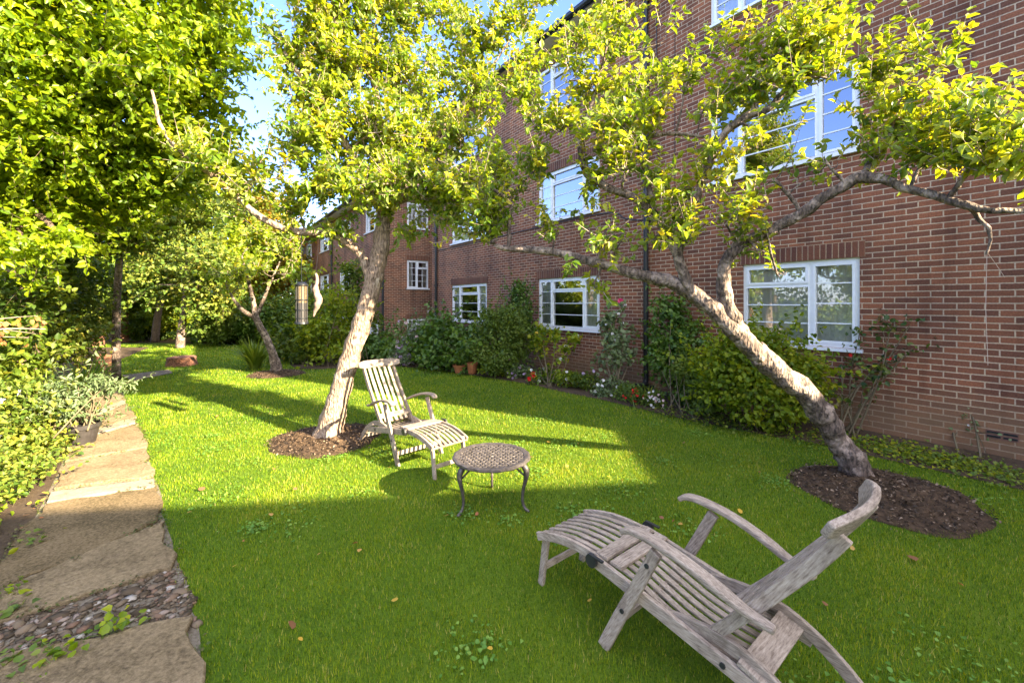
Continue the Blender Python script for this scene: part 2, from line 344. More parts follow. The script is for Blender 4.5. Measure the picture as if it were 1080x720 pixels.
def window(bld,fn,a0,a1,z0,z1,style,curtain=True,label=None,mirror=False):
    """a grows to the right as seen from outside. frame + pane + curtain + sill"""
    w=a1-a0; fw=.055
    fr=MB()
    d0,d1=.035,.10
    fbox(fr,fn,a0,a1,z0,z0+fw,d0,d1); fbox(fr,fn,a0,a1,z1-fw,z1,d0,d1)
    fbox(fr,fn,a0,a0+fw,z0+fw,z1-fw,d0,d1); fbox(fr,fn,a1-fw,a1,z0+fw,z1-fw,d0,d1)
    b0,b1=.045,.085; h=z1-z0
    def light(x0,x1,y0,y1,rows,cols=1,sash=.035):
        if sash:
            fbox(fr,fn,x0,x1,y0,y0+sash,.022,.09); fbox(fr,fn,x0,x1,y1-sash,y1,.022,.09)
            fbox(fr,fn,x0,x0+sash,y0+sash,y1-sash,.022,.09); fbox(fr,fn,x1-sash,x1,y0+sash,y1-sash,.022,.09)
        for k in range(1,rows):
            yy=y0+(y1-y0)*k/rows; fbox(fr,fn,x0+sash,x1-sash,yy-.009,yy+.009,.052,.078)
        for k in range(1,cols):
            xx=x0+(x1-x0)*k/cols; fbox(fr,fn,xx-.009,xx+.009,y0+sash,y1-sash,.053,.077)
    if style=='L3':
        m1,m2=a0+w*.25,a0+w*.76
        for mm in (m1,m2): fbox(fr,fn,mm-.025,mm+.025,z0+fw,z1-fw,.037,.098)
        light(a0+fw,m1-.025,z0+fw,z1-fw,4); light(m2+.025,a1-fw,z0+fw,z1-fw,4)
        tz=z1-fw-h*.22; fbox(fr,fn,m1+.025,m2-.025,tz-.025,tz+.025,.037,.098)
        light(m1+.025,m2-.025,tz+.025,z1-fw,1); light(m1+.025,m2-.025,z0+fw,tz-.025,3,1,0.001)
    elif style=='L2':
        m1=a0+w*.62; fbox(fr,fn,m1-.03,m1+.03,z0+fw,z1-fw,.037,.098)
        light(m1+.03,a1-fw,z0+fw,z1-fw,4)
        tz=z1-fw-h*.24; fbox(fr,fn,a0+fw,m1-.03,tz-.025,tz+.025,.037,.098)
        light(a0+fw,m1-.03,tz+.025,z1-fw,1); light(a0+fw,m1-.03,z0+fw,tz-.025,3,1,0.001)
    elif style=='S2':
        m1=a0+w*.48; fbox(fr,fn,m1-.025,m1+.025,z0+fw,z1-fw,.037,.098)
        light(a0+fw,m1-.025,z0+fw,z1-fw,4,2); tz=z1-fw-h*.24; fbox(fr,fn,m1+.025,a1-fw,tz-.025,tz+.025,.037,.098)
        light(m1+.025,a1-fw,tz+.025,z1-fw,1); light(m1+.025,a1-fw,z0+fw,tz-.025,3,2,.001)
    o=fr.build('window',M['white'],bld)
    if label: o['label']=label
    g=MB(); g.add([fn(a0+.02,z0+.02,.066),fn(a1-.02,z0+.02,.066),fn(a1-.02,z1-.02,.066),fn(a0+.02,z1-.02,.066)],[(0,1,2,3)])
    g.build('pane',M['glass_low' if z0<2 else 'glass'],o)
    s=MB(); fbox(s,fn,a0-.04,a1+.04,z0-.045,z0-.003,-.06,.10); s.build('sill',M['white'],o)
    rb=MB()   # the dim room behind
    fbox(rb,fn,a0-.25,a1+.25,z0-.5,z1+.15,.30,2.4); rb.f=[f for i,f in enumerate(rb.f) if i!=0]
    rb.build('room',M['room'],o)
    if curtain:
        n=40; spans=[(a0+.02,a1-.02)] if curtain=='full' else [(a0+.02,a0+w*.25),(a1-w*.25,a1-.02)]
        for x0,x1 in spans:
            c=MB(); V=[];Fc=[]
            for i in range(n+1):
                x=x0+(x1-x0)*i/n; d=.135+.02*math.sin(i*1.9)+.012*math.sin(i*.73)
                V+= [fn(x,z0+.02,d),fn(x,z1-.02,d)]
            for i in range(n): Fc.append((2*i,2*i+2,2*i+3,2*i+1))
            c.add(V,Fc); c.build('curtain',M['curtain'],o,smooth=True)
    return o
def lintel(bld,fn,a0,a1,z1):
    l=MB(); fbox(l,fn,a0-.06,a1+.06,z1+.002,z1+.227,-.004,.09)
    def uvl(co,n):
        tx=Vector((-n[1],n[0],0)).normalized(); return (co[2]-z1-.002,co[0]*tx[0]+co[1]*tx[1])
    l.build('lintel',M['soldier'],bld,uv=uvl)
def pipe(bld,t,p,z0,z1,r=.045,name='drainpipe'):
    q=MB(); q.tube([W(t,p,z0+.12),W(t,p,z1)],r,12)
    z=z0+.5
    while z<z1:
        q.tube([W(t,p,z),W(t,p,z+.07)],r*1.35,12); z+=1.8
    q.tube([W(t,p,z0+.14),W(t,p-.02,z0+.08),W(t,p-.12,z0+.01)],r,12)
    q.build(name,M['black'],bld,smooth=False)
def cable(bld,pts,r=.008):
    q=MB(); q.tube(pts,r,5); q.build('cable',M['black'],bld)

# near block of flats: a = -t so that it grows to the right seen from outside
fA=lambda a,z,d: W(-a,PA+d,z)
TA0,TA1=-2.79,15.4
EAVE=8.22
bA=empty('brick_apartment_block',W(6,PA,0)); 
tag(bA,'long red-brick block of flats with white windows along the right side of the lawn','building')
bA_inv=bA.location.copy()
def shift_children(root):      # children were modelled in world coordinates
    for c in root.children:
        c.matrix_parent_inverse=Matrix.Translation(-root.location)
cols=[(1.94,3.50,'L2'),(6.66,8.85,'L3'),(11.4,13.76,'L3')]
wins=[]
for lvl,sz in enumerate((1.09,3.83,6.58)):
    for ci,(t0,t1,st) in enumerate(cols):
        if ci==0 and lvl>0: t1,st=4.06,'L3'
        wins.append((-t1,-t0,sz,sz+1.26,st,lvl,ci))
wa=MB()
facade_quads(wa,fA,-TA1,-TA0,-.2,EAVE,[w[:4] for w in wins])
for a,b in (((TA0,PA),(TA0,PA+9.5)),((TA0,PA+9.5),(TA1,PA+9.5)),((TA1,PA+9.5),(TA1,PA))):
    wa.add([W(a[0],a[1],-.2),W(b[0],b[1],-.2),W(b[0],b[1],EAVE),W(a[0],a[1],EAVE)],[(0,1,2,3)])
wa.build('wall',M['brick'],bA,uv=uvwall)
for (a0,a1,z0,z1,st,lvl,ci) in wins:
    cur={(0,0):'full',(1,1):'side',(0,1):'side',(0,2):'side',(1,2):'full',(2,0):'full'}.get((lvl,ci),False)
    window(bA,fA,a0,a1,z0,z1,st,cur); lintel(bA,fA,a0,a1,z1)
OH=.42
sf=MB(); 
fbox(sf,fA,-TA1-.3,-TA0+.3,EAVE,EAVE+.03,-OH,.02); sf.build('soffit',M['soffit'],bA)
gt=MB(); gt.tube([W(TA0-.35,PA-OH-.05,EAVE+.08),W(TA1+.35,PA-OH-.05,EAVE+.08)],.065,12); fbox(gt,fA,-TA1-.3,-TA0+.3,EAVE-.01,EAVE+.16,-OH-.02,-OH)
gt.build('gutter',M['black'],bA)
rf=MB(); zr=EAVE+2.6
V=[W(TA0-.35,PA-OH-.1,EAVE+.13),W(TA1+.35,PA-OH-.1,EAVE+.13),W(TA1+.35,PA+9.9,EAVE+.13),W(TA0-.35,PA+9.9,EAVE+.13),W(TA0+4,PA+4.7,zr),W(TA1-4,PA+4.7,zr)]
rf.add(V,[(0,1,5,4),(1,2,5),(2,3,4,5),(3,0,4),(0,3,2,1)]); rf.build('roof',M['roof'],bA)
pipe(bA,5.36,PA-.07,0.05,EAVE-.05,.05); pipe(bA,14.9,PA-.07,0.05,EAVE-.05,.05)
cable(bA,smooth_path([W(5.15,PA-.01,8.2),W(5.15,PA-.012,6.7),W(5.1,PA-.012,6.2)],4)); cable(bA,[W(4.75,PA-.01,8.2),W(4.75,PA-.012,3.0)],.006)
cable(bA,smooth_path([W(5.25,PA-.012,3.35),W(5.9,PA-.012,3.5),W(6.5,PA-.012,3.72),W(9.1,PA-.012,3.74),W(12,PA-.012,3.7),W(15.3,PA-.012,3.72)],5),.012)
def vent(bld,t,z):
    v=MB(); fbox(v,fA,-t-.125,-t+.125,z-.05,z+.05,-.003,.002); o=v.build('air_brick',M['terracotta2'],bld)
    s=MB()
    for dx in (-.062,.062):
        for dz in (-.022,.022): fbox(s,fA,-t+dx-.052,-t+dx+.052,z+dz-.011,z+dz+.011,-.007,.0)
    s.build('vent_slot',M['black'],o)
vent(bA,.66,.24); vent(bA,4.85,.22); 
shift_children(bA)

# farther staggered block
bC=empty('brick_apartment_block',W(25,PC,0)); tag(bC,'farther red-brick block of flats set forward beyond the leaning tree trunk','building')
TC0,TC1=18.06,36.6; EC=6.55
fC=lambda a,z,d: W(-a,PC+d,z)
fB=lambda a,z,d: W(TC0+d,a,z)           # end face towards us, a = p grows right
def tpx(px,k=.131): return (450/(k*(px-215))-PC*ST)/CT
cw=[]
for sz in (2.24,4.97):
    for (xa,xb) in ((322,329),(337.5,347),(358,370),(385,397.5)):
        ta,tb=tpx(xb),tpx(xa); cw.append((-tb,-ta,sz,sz+1.25))
for (xa,xb) in ((322,329),(337.5,347),(358,370),(389,399)):
    ta,tb=tpx(xb),tpx(xa); cw.append((-tb,-ta,.15,.95))
bw=[(7.30,8.33,2.36,3.62),(7.30,8.33,5.06,6.2),(7.30,8.33,.05,1.0)]
wc=MB()
facade_quads(wc,fC,-TC1,-TC0,-.2,EC,cw); facade_quads(wc,fB,PC,PC+9,-.2,EC,bw)
wc.add([W(TC1,PC,-.2),W(TC1,PC+9,-.2),W(TC1,PC+9,EC),W(TC1,PC,EC)],[(0,1,2,3)]); wc.add([W(TC1,PC+9,-.2),W(TC0,PC+9,-.2),W(TC0,PC+9,EC),W(TC1,PC+9,EC)],[(0,1,2,3)])
wc.build('wall',M['brick'],bC,uv=uvwall)
for i,h in enumerate(cw): window(bC,fC,*h,'L3',['full',False,'side'][i%3]); lintel(bC,fC,h[0],h[1],h[3])
for i,h in enumerate(bw): window(bC,fB,*h,'S2',['side','full',False][i%3]); lintel(bC,fB,h[0],h[1],h[3])
sc=MB(); fbox(sc,fC,-TC1-.4,-TC0+.4,EC,EC+.03,-.5,.02); sc.build('soffit',M['soffit'],bC)
gc=MB(); gc.tube([W(TC0-.45,PC-.56,EC+.08),W(TC1+.45,PC-.56,EC+.08)],.07,10); fbox(gc,fC,-TC1-.4,-TC0+.4,EC-.01,EC+.17,-.52,-.5); gc.build('gutter',M['black'],bC)
rc=MB(); zr=EC+2.4
rc.add([W(TC0-.45,PC-.6,EC+.14),W(TC1+.45,PC-.6,EC+.14),W(TC1+.45,PC+9.4,EC+.14),W(TC0-.45,PC+9.4,EC+.14),W(TC0+4,PC+4.5,zr),W(TC1-4,PC+4.5,zr)],[(0,1,5,4),(1,2,5),(2,3,4,5),(3,0,4),(0,3,2,1)])
rc.build('roof',M['roof'],bC)
pipe(bC,tpx(405.7),PC-.08,.05,EC-.05,.05); pipe(bC,tpx(351),PC-.08,.05,EC-.05,.05)
shift_children(bC)

# unseen brick block added behind and to the right of the camera: its roof edge casts the shade over the near lawn
bR=empty('added_shade_block',(13,-7,0)); tag(bR,'unseen flat-roofed brick block added behind the viewer to shade the near lawn','building')
ring=[(5,-3.63),(12.5,-2.7),(12.5,-0.9),(22,.4),(22,-12),(5,-12)]
wr=MB(); HR=6.0
for i in range(len(ring)):
    a,b=ring[i],ring[(i+1)%len(ring)]; wr.add([(*a,-.1),(*b,-.1),(*b,HR),(*a,HR)],[(0,1,2,3)])
wr.build('wall',M['brick'],bR,uv=uvwall)
rr=MB(); rr.add([(x,y,HR-.02) for x,y in ring],[tuple(range(len(ring)))]); rr.build('roof',M['roof'],bR); shift_children(bR)

# ------------------------------------------------------------------ ground
def sheet(name,poly,z,mat,kind='structure'):
    mb=MB(); mb.add([(x,y,z) for x,y in poly],[tuple(range(len(poly)))]); o=mb.build(name,mat); o['kind']=kind; return o
def pip(poly,x,y):
    poly=np.asarray(poly)[:,:2]; ins=np.zeros(len(x),bool); j=len(poly)-1
    for i in range(len(poly)):
        xi,yi=poly[i];xj,yj=poly[j]
        c=((yi>y)!=(yj>y))&(x<(xj-xi)*(y-yi)/((yj-yi)+1e-12)+xi); ins^=c; j=i
    return ins
sheet('lawn',[(-220,-60),(220,-60),(220,260),(-220,260)],0.0,M['lawn'])
def wob(line,amp,n=4):
    line=smooth_path(line,n); return line+np.c_[rng.normal(0,amp,(len(line),2)),np.zeros((len(line),line.shape[1]-2))]
lawn_edge=[G(1180,545)[:2],G(1080,517)[:2],G(990,497)[:2],G(900,477)[:2],G(850,466)[:2],G(800,458)[:2],G(720,442)[:2],G(690,435)[:2],G(640,423)[:2],G(600,415)[:2],G(560,406)[:2],G(500,396)[:2],G(450,389)[:2],G(400,386)[:2],G(345,389)[:2],G(312,388)[:2],G(306,378)[:2],G(320,368)[:2]]
lawn_edge=[np.array([6.2,1.2])]+lawn_edge
le=wob(np.array(lawn_edge),.012)
bed=[tuple(p) for p in le]+[tuple(W(36,PC+.5,0)[:2]),tuple(W(TC0,PC+.5,0)[:2]),tuple(W(TC0-.2,PA+.5,0)[:2]),tuple(W(-2.5,PA+.5,0)[:2])]
bed_obj=sheet('bed_soil',bed,.008,M['soil'])
pathR=[G(218,760),G(211,655),G(196,610),G(178,560),G(166,512),G(152,472),G(141,442),G(130,420),G(118,402),G(104,390)]
pathL=[G(-150,760),G(-60,660),G(0,600),G(32,555),G(58,505),G(72,475),G(88,452),G(96,430),G(96,412),G(88,396)]
pr=smooth_path([p[:2] for p in pathR],4); pl=smooth_path([p[:2] for p in pathL],4)
pr=pr+rng.normal(0,.018,pr.shape)
path_poly=[tuple(p) for p in pr]+[tuple(p) for p in pl[::-1]]
sheet('path',path_poly,.006,M['grit'])
leftbed=[tuple(p) for p in pl]+[(-14,16.5),(-30,16),(-30,-4),(-4,0)]
sheet('border_soil',leftbed,.004,M['soil'])
far=[G(70,366)[:2],G(130,361.5)[:2],G(200,362)[:2],G(260,363)[:2],G(322,366)[:2],(-6,60),(-90,90),(-70,14)]
sheet('woodland_floor',far,.010,M['litter'])
crosspath=[G(128,396)[:2],G(178,390)[:2],G(182,393.5)[:2],G(140,402)[:2]]
sheet('side_path',crosspath,.012,M['grit'])
sheet('brick_path',[G(100,372)[:2],G(126,376)[:2],G(128,392)[:2],G(104,392)[:2]],.013,M['terracotta'])

def mulch(c,r,label,seed):
    n=26; V=[];Fc=[]
    rgs=np.random.default_rng(seed); ph=rgs.uniform(0,6,4)
    K=64
    for i in range(n):
        q=i/(n-1)
        for k in range(K):
            an=2*math.pi*k/K
            rr=r*q*(1+.05*math.sin(3*an+ph[0])+.03*math.sin(7*an+ph[1]))
            x,y=c[0]+rr*math.cos(an),c[1]+rr*math.sin(an)
            z=.012+.05*(1-q**2)+ 0.042*(mnoise.noise(Vector((x*14,y*14,seed)))+.6*mnoise.noise(Vector((x*40,y*40,seed))))*(1-q**6)+ (.0 if q<1 else -.012)
            V.append((x-c[0],y-c[1],max(z,.004)))
    for i in range(n-1):
        for k in range(K):
            k2=(k+1)%K; Fc.append((i*K+k,(i+1)*K+k,(i+1)*K+k2,i*K+k2))
    mb=MB(); mb.add(V,Fc); o=mb.build('mulch_bed',M['mulch'],smooth=False); o.location=(c[0],c[1],0)
    tag(o,label,'mulch bed'); 
    # loose chips, part of the bed
    m=int(2600*r*r); an=rgs.uniform(0,6.283,m); q=np.sqrt(rgs.random(m))*r*np.where(rgs.random(m)<.06,1.16,1.02)
    pos=np.c_[q*np.cos(an),q*np.sin(an),.03+.045*np.maximum(1-(q/r)**2,-.2)]; 
    dd=np.c_[rgs.normal(size=(m,2)),rgs.normal(0,.3,m)]; nn=np.c_[rgs.normal(0,.5,(m,2)),np.ones(m)]
    rng_state=None
    ch=leaves('bark_chips',pos,dd,nn,rgs.uniform(.01,.036,m),M['chip'],o,.45); ch['kind']='stuff'
    return (c[0],c[1],r)
M['chip']=leafmat('bark_chip',[(.018,.012,.007),(.05,.031,.018),(.11,.07,.042),(.27,.19,.13)],.02)
rings=[]
cR=G(931,521); rings.append(mulch(cR,.69,'dark bark mulch ring round the foot of the nearest leaning apple tree',3))
cL=G(344,463); rings.append(mulch(cL,.66,'sunlit bark mulch ring behind the farther deck chair',5))
cM=G(292,394.5); rings.append(mulch(cM,.62,'small mulch ring under the distant leaning tree',8))

# ---- paving slabs of the path (rows across it)
def at_path(s,side):            # s in 0..1 along the path
    arr=pr if side=='R' else pl; i=min(max(s,0),1)*(len(arr)-1); k=min(int(i),len(arr)-2); f=i-k
    return arr[k]*(1-f)+arr[k+1]*f
slab_specs=[  # (s_right0,s_right1,s_left0,s_left1,material,label)
 (-.03,.112,-.06,.042,'slab','tan stone slab nearest the viewer at the foot of the path'),
 (.245,.352,.085,.128,'slab','broad tan stone slab just beyond the gravel band of the path'),
 (.358,.432,.134,.37,'slab2','mossy stone slab where the shade ends on the path'),
 (.437,.455,.376,.398,'palestrip','narrow pale strip across the path, nearest of the pale strips'),
 (.464,.545,.41,.49,'slab','sunlit worn slab between the pale strips of the path'),
 (.55,.64,.495,.585,'slab','long sunlit slab beside the black plant pot'),
 (.645,.662,.59,.625,'palestrip','pale strip level with the black plant pot'),
 (.667,.735,.63,.71,'slab','mossy sunlit slab beyond the black plant pot'),
 (.739,.758,.715,.74,'palestrip','thin pale strip at the far part of the path, in dappled light'),
 (.763,.87,.745,.85,'slab','distant slab where the path meets the lawn edge'),
 (.875,.97,.855,.97,'slab2','last slab at the far end of the path')]
joints=[]
for (r0,r1,l0,l1,mt,lb) in slab_specs:
    A,B,C_,D_=[np.array(at_path(s,k)) for s,k in ((r0,'R'),(r1,'R'),(l1,'L'),(l0,'L'))]
    inn=.03
    def shrink(p,q,f=.02): return p+(q-p)*f
    A,D_=shrink(A,D_),shrink(D_,A,.04); B,C_=shrink(B,C_),shrink(C_,B,.04)
    ring2=[]
    for p,q in ((A,B),(B,C_),(C_,D_),(D_,A)):
        L=np.linalg.norm(q-p); k=max(2,int(L/.09)); nv=np.array([-(q-p)[1],(q-p)[0]])/L
        for i in range(k):
            x=p+(q-p)*i/k; amp=.06 if L>.4 else .012
            ring2.append(x+nv*amp*mnoise.noise(Vector((x[0]*4.5,x[1]*4.5,r0*30)))+rng.normal(0,.004,2))
    joints.extend(ring2); c=np.mean(ring2,axis=0); n=len(ring2); mb=MB(); th=.028+.006*rng.random()
    V=[(p[0]-c[0],p[1]-c[1],.0) for p in ring2]+[(p[0]-c[0],p[1]-c[1],th-.008) for p in ring2]+[((p[0]-c[0])*.985,(p[1]-c[1])*.985,th) for p in ring2]
    Fc=[(i,(i+1)%n,n+(i+1)%n,n+i) for i in range(n)]+[(n+i,n+(i+1)%n,2*n+(i+1)%n,2*n+i) for i in range(n)]+[tuple(2*n+i for i in range(n))]
    mb.add(V,Fc); o=mb.build('paving_slab',M[mt]); o.location=(c[0],c[1],.004); o.rotation_euler=(rng.normal(0,.006),rng.normal(0,.006),0)
    tag(o,lb,'paving slab','stone slabs of the garden path')
jp=np.array(joints); jp=jp[rng.integers(0,len(jp),9000)]+rng.normal(0,.022,(9000,2)); pt_n=np.array([mnoise.noise(Vector((x*3.1,y*3.1,7))) for x,y in jp]); jp=jp[pt_n>.02]; m_=len(jp)
o=leaves('moss',np.c_[jp,rng.uniform(.012,.042,m_)],np.c_[rng.normal(size=(m_,2)),rng.normal(.2,.4,m_)],nrm(np.array([0,0,1.0])+rdir(m_)*.6),rng.uniform(.007,.02,m_),leafmat('moss',[(.03,.05,.01),(.06,.085,.015),(.11,.10,.03),(.09,.06,.03)],.1),None,.8); o['kind']='stuff'
# loose stones of the gravel band: uncountable
def gravel():
    n=1300; V=[];Fc=[]
    s=rng.uniform(.10,.255,n); u=rng.random(n)
    pos=np.array([at_path(a,'R')*(1-b)+at_path(.03+(a-.10)/.155*.065,'L')*b for a,b in zip(s,u)])
    s2=rng.random(260); u2=rng.random(260); e=np.array([at_path(a,'R')*(1-b)+at_path(a,'L')*b for a,b in zip(s2,u2)])
    pos=np.r_[pos,e]; sz=np.r_[rng.gamma(1.6,.0055,n)+.004,rng.uniform(.004,.014,260)]
    ic=bmesh.new(); bmesh.ops.create_icosphere(ic,subdivisions=1,radius=1); iv=np.array([v.co for v in ic.verts]); 
    fi=np.array([[v.index for v in f.verts] for f in ic.faces]); ic.free()
    N_=len(pos); sc=sz[:,None,None]*rng.uniform(.5,1.4,(N_,1,3))*np.array([1,1,.32]); v=iv[None]*sc*(1+.25*rng.normal(size=(N_,len(iv),1)))
    an=rng.uniform(0,6.28,N_); c,s_=np.cos(an)[:,None],np.sin(an)[:,None]
    x=v[...,0]*c-v[...,1]*s_; y=v[...,0]*s_+v[...,1]*c
    v=np.stack([x+pos[:,0:1],y+pos[:,1:2],v[...,2]+.012],-1)
    f=(fi[None]+(np.arange(N_)*len(iv))[:,None,None]).reshape(-1,3)
    o=mesh_np('gravel',v.reshape(-1,3),f,3,M['pebble'],None,np.repeat(rng.random(N_)**1.3,len(iv))); o['kind']='stuff'
gravel()

# ---- grass blades
def grass():
    def zone(d0,d1,dens,h,w):
        n=int(dens*1.25*2*(d1*d1-d0*d0)/2)
        D=np.sqrt(rng.uniform(d0*d0,d1*d1,n)); X=rng.uniform(-1.25,1.25,n)*D
        jx,jy=rng.normal(0,.028,n),rng.normal(0,.028,n); keep=~pip(bed,X+jx,D+jy)&~pip(path_poly,X+jx,D+jy)&~pip(leftbed,X,D)&~pip(far,X,D)&~pip(crosspath,X,D)
        for (cx,cy,r) in rings: keep&=((X-cx)**2+(Y_(D)-cy)**2)>(r*(.97+.05*np.sin(5*np.arctan2(D-cy,X-cx))+rng.normal(0,.035,n)))**2
        X,D=X[keep],D[keep]; n=len(X)
        clump=np.array([mnoise.noise(Vector((x*1.7,y*1.7,0))) for x,y in zip(X,D)]) if n<160000 else np.sin(X*2.3+np.sin(D*1.9))*np.cos(D*2.1+np.sin(X*1.3))*.5
        H=h*rng.uniform(.55,1.25,n)*(1+.35*clump); az=rng.uniform(0,6.283,n); lean=rng.uniform(.1,.9,n)
        d=np.c_[np.cos(az),np.sin(az),np.zeros(n)]; sd=np.c_[-np.sin(az),np.cos(az),np.zeros(n)]
        b=np.c_[X,D,np.zeros(n)]; ww=w*rng.uniform(.6,1.3,n)
        V=np.stack([b-sd*ww[:,None]/2,b+sd*ww[:,None]/2,b+d*(lean*H*.7)[:,None]+np.c_[np.zeros((n,2)),H]],1)
        r=np.clip(.40+.26*clump+rng.normal(0,.24,n),0,.88); r[rng.random(n)<.018]=1.0
        return V,r
    Y_=lambda d:d
    parts=[zone(1.6,3.6,10500,.025,.0038),zone(3.6,6,4800,.028,.0055),zone(6,10,1500,.036,.010),zone(10,17.5,380,.04,.02)]
    V=np.concatenate([p[0] for p in parts]).reshape(-1,3); r=np.concatenate([p[1] for p in parts])
    o=mesh_np('grass',V,np.arange(len(V)).reshape(-1,3),3,M['grass'],None,np.repeat(r,3)); o['kind']='stuff'
grass()
def clover():      # patches of clover and daisies' leaves in the turf
    c=np.c_[rng.uniform(-1.1,1.2,70)*1.0,np.sqrt(rng.uniform(3.2,42,70))]; c[:,0]*=c[:,1]
    i=rng.integers(0,70,5200); p=c[i]+rng.normal(0,.11,(5200,2))*rng.uniform(.4,1.6,70)[i][:,None]
    k=~pip(bed,p[:,0],p[:,1])&~pip(path_poly,p[:,0],p[:,1])&~pip(leftbed,p[:,0],p[:,1])
    for (cx,cy,r) in rings: k&=((p[:,0]-cx)**2+(p[:,1]-cy)**2)>r*r
    p=p[k]; m=len(p)
    o=leaves('clover',np.c_[p,rng.uniform(.016,.032,m)],np.c_[rng.normal(size=(m,2)),rng.normal(0,.25,m)],nrm(np.array([0,0,1.0])+rdir(m)*.45),rng.uniform(.012,.028,m),M['clover'],None,.8); o['kind']='stuff'
clover()

# ------------------------------------------------------------------ trees and shrubs
def shoots_geo(S,Dv,L,r0,sides=3):
    """thin tapering twigs"""
    n=len(S); a=nrm(np.cross(Dv,rng.normal(size=(n,3)))); b=np.cross(Dv,a)
    V=[]
    for k,(u,rs) in enumerate(((0,1),(.55,.7),(1,.25))):
        c=S+Dv*(L*u)[:,None]+np.array([0,0,1])*(L*.10*u*u)[:,None]
        for j in range(sides):
            an=2*math.pi*j/sides; V.append(c+(a*math.cos(an)+b*math.sin(an))*(r0*rs)[:,None])
    V=np.stack(V,1); Fc=[]
    for k in range(2):
        for j in range(sides):
            j2=(j+1)%sides; Fc.append((k*sides+j,k*sides+j2,(k+1)*sides+j2,(k+1)*sides+j))
    Fc=(np.array(Fc)[None]+(np.arange(n)*sides*3)[:,None,None]).reshape(-1,4)
    return V.reshape(-1,3),Fc

def fruit_tree(name,label,limbs,blobs,leafmat_,leafsize,nl=12,sl=(.18,.45),up=.5,bark='bark',group=None,wid=.6,twr=.0045,brough=.16,sides=14,dens=1.0):
    """limbs: list of rows (x,y,z,r), first is the trunk from the ground; blobs: (center, radius3, nshoots)"""
    base=np.array(limbs[0][0][:3]); root=empty(name,tuple(base)); tag(root,label,'tree',group)
    tr=MB(); lp=[]
    for i,l in enumerate(limbs):
        p=smooth_path(l,9 if i==0 else 6)
        jit=np.cumsum(rng.normal(0,.004,(len(p),3)),axis=0); jit-=np.linspace(0,1,len(p))[:,None]*jit[-1]
        p[:,:3]+=jit
        if i==0:
            fl=np.exp(-np.linspace(0,1,len(p))*10)*.42; p[:,3]*=1+fl; p[0,2]-=.05
        tr.tube(p[:,:3]-base,p[:,3],sides if p[0,3]>.05 else 8,rough=brough,seed=i*3.1); lp.append(p)
    allp=np.concatenate(lp); cand=allp[allp[:,3]<np.max(allp[:,3])*.72]
    br=MB(); S=[];Dv=[];Ls=[]
    for c,rad,ns in blobs:
        ns=max(3,int(ns*dens)); c=np.array(c,float); rad=np.array(rad,float)
        w=cand[np.argmin(np.linalg.norm(cand[:,:3]-c,axis=1)+.15*np.maximum(cand[:,2]-c[2],0))]
        d=np.linalg.norm(w[:3]-c)
        mid=(w[:3]+c)/2+rng.normal(0,.08*d,3)+np.array([0,0,.06*d])
        rb=min(w[3]*.6,.012+.008*d)
        sp=smooth_path([(*w[:3],rb),(*mid,rb*.75),(*c,rb*.5)],5)
        br.tube(sp[:,:3]-base,sp[:,3],6,rough=.1)
        nsub=max(2,ns//9)
        for k in range(nsub):
            e=c+rad*rdir(1)[0]*rng.uniform(.35,.8); s0=sp[rng.integers(len(sp)//2,len(sp))]
            m2=(s0[:3]+e)/2+rng.normal(0,.05,3); r2=s0[3]*.55
            q=smooth_path([(*s0[:3],r2),(*m2,r2*.8),(*e,r2*.5)],4); br.tube(q[:,:3]-base,q[:,3],5)
            m=ns//nsub; idx=rng.integers(2,len(q),m)
            st=q[idx,:3]+rng.normal(0,.02,(m,3)); dd=nrm(.75*nrm(st-c+rng.normal(0,.05,(m,3)))+rdir(m)*.7+np.array([0,0,up]))
            S.append(st);Dv.append(dd);Ls.append(rng.uniform(*sl,m))
    S=np.concatenate(S);Dv=np.concatenate(Dv);Ls=np.concatenate(Ls); n=len(S)
    tr.add(br.v,br.f); t=tr.build('trunk',M[bark],root,smooth=True)
    V,Fq=shoots_geo(S-base,Dv,Ls,np.full(n,twr)); mesh_np('twigs',V,Fq,4,M['twig'],root)
    u=(np.arange(nl)+.6)/nl; u=np.clip(u[None]+rng.normal(0,.04,(n,nl)),.06,1.02)
    pos=S[:,None]+Dv[:,None]*(Ls[:,None]*u)[...,None]+np.array([0,0,1])*(Ls[:,None]*.10*u*u)[...,None]
    pos=pos.reshape(-1,3); m=len(pos); dd=np.repeat(Dv,nl,0)
    side=nrm(np.cross(dd,rdir(m))); ld=nrm(side+.55*dd+rng.normal(0,.25,(m,3))+np.array([0,0,-.05]))
    ln=nrm(np.array([0,0,1.0])*.7+dd*.5+rdir(m)*.7)
    tone=np.repeat(np.clip(rng.normal(.42,.2,n),0,1),nl); r=np.clip(tone+rng.normal(0,.16,m)+.25*(rng.random(m)<.02),0,1)
    leaves('crown',pos-base,ld,ln,leafsize*np.clip(rng.normal(.92,.27,m),.35,1.5),M[leafmat_],root,wid,rnd=r)
    return root

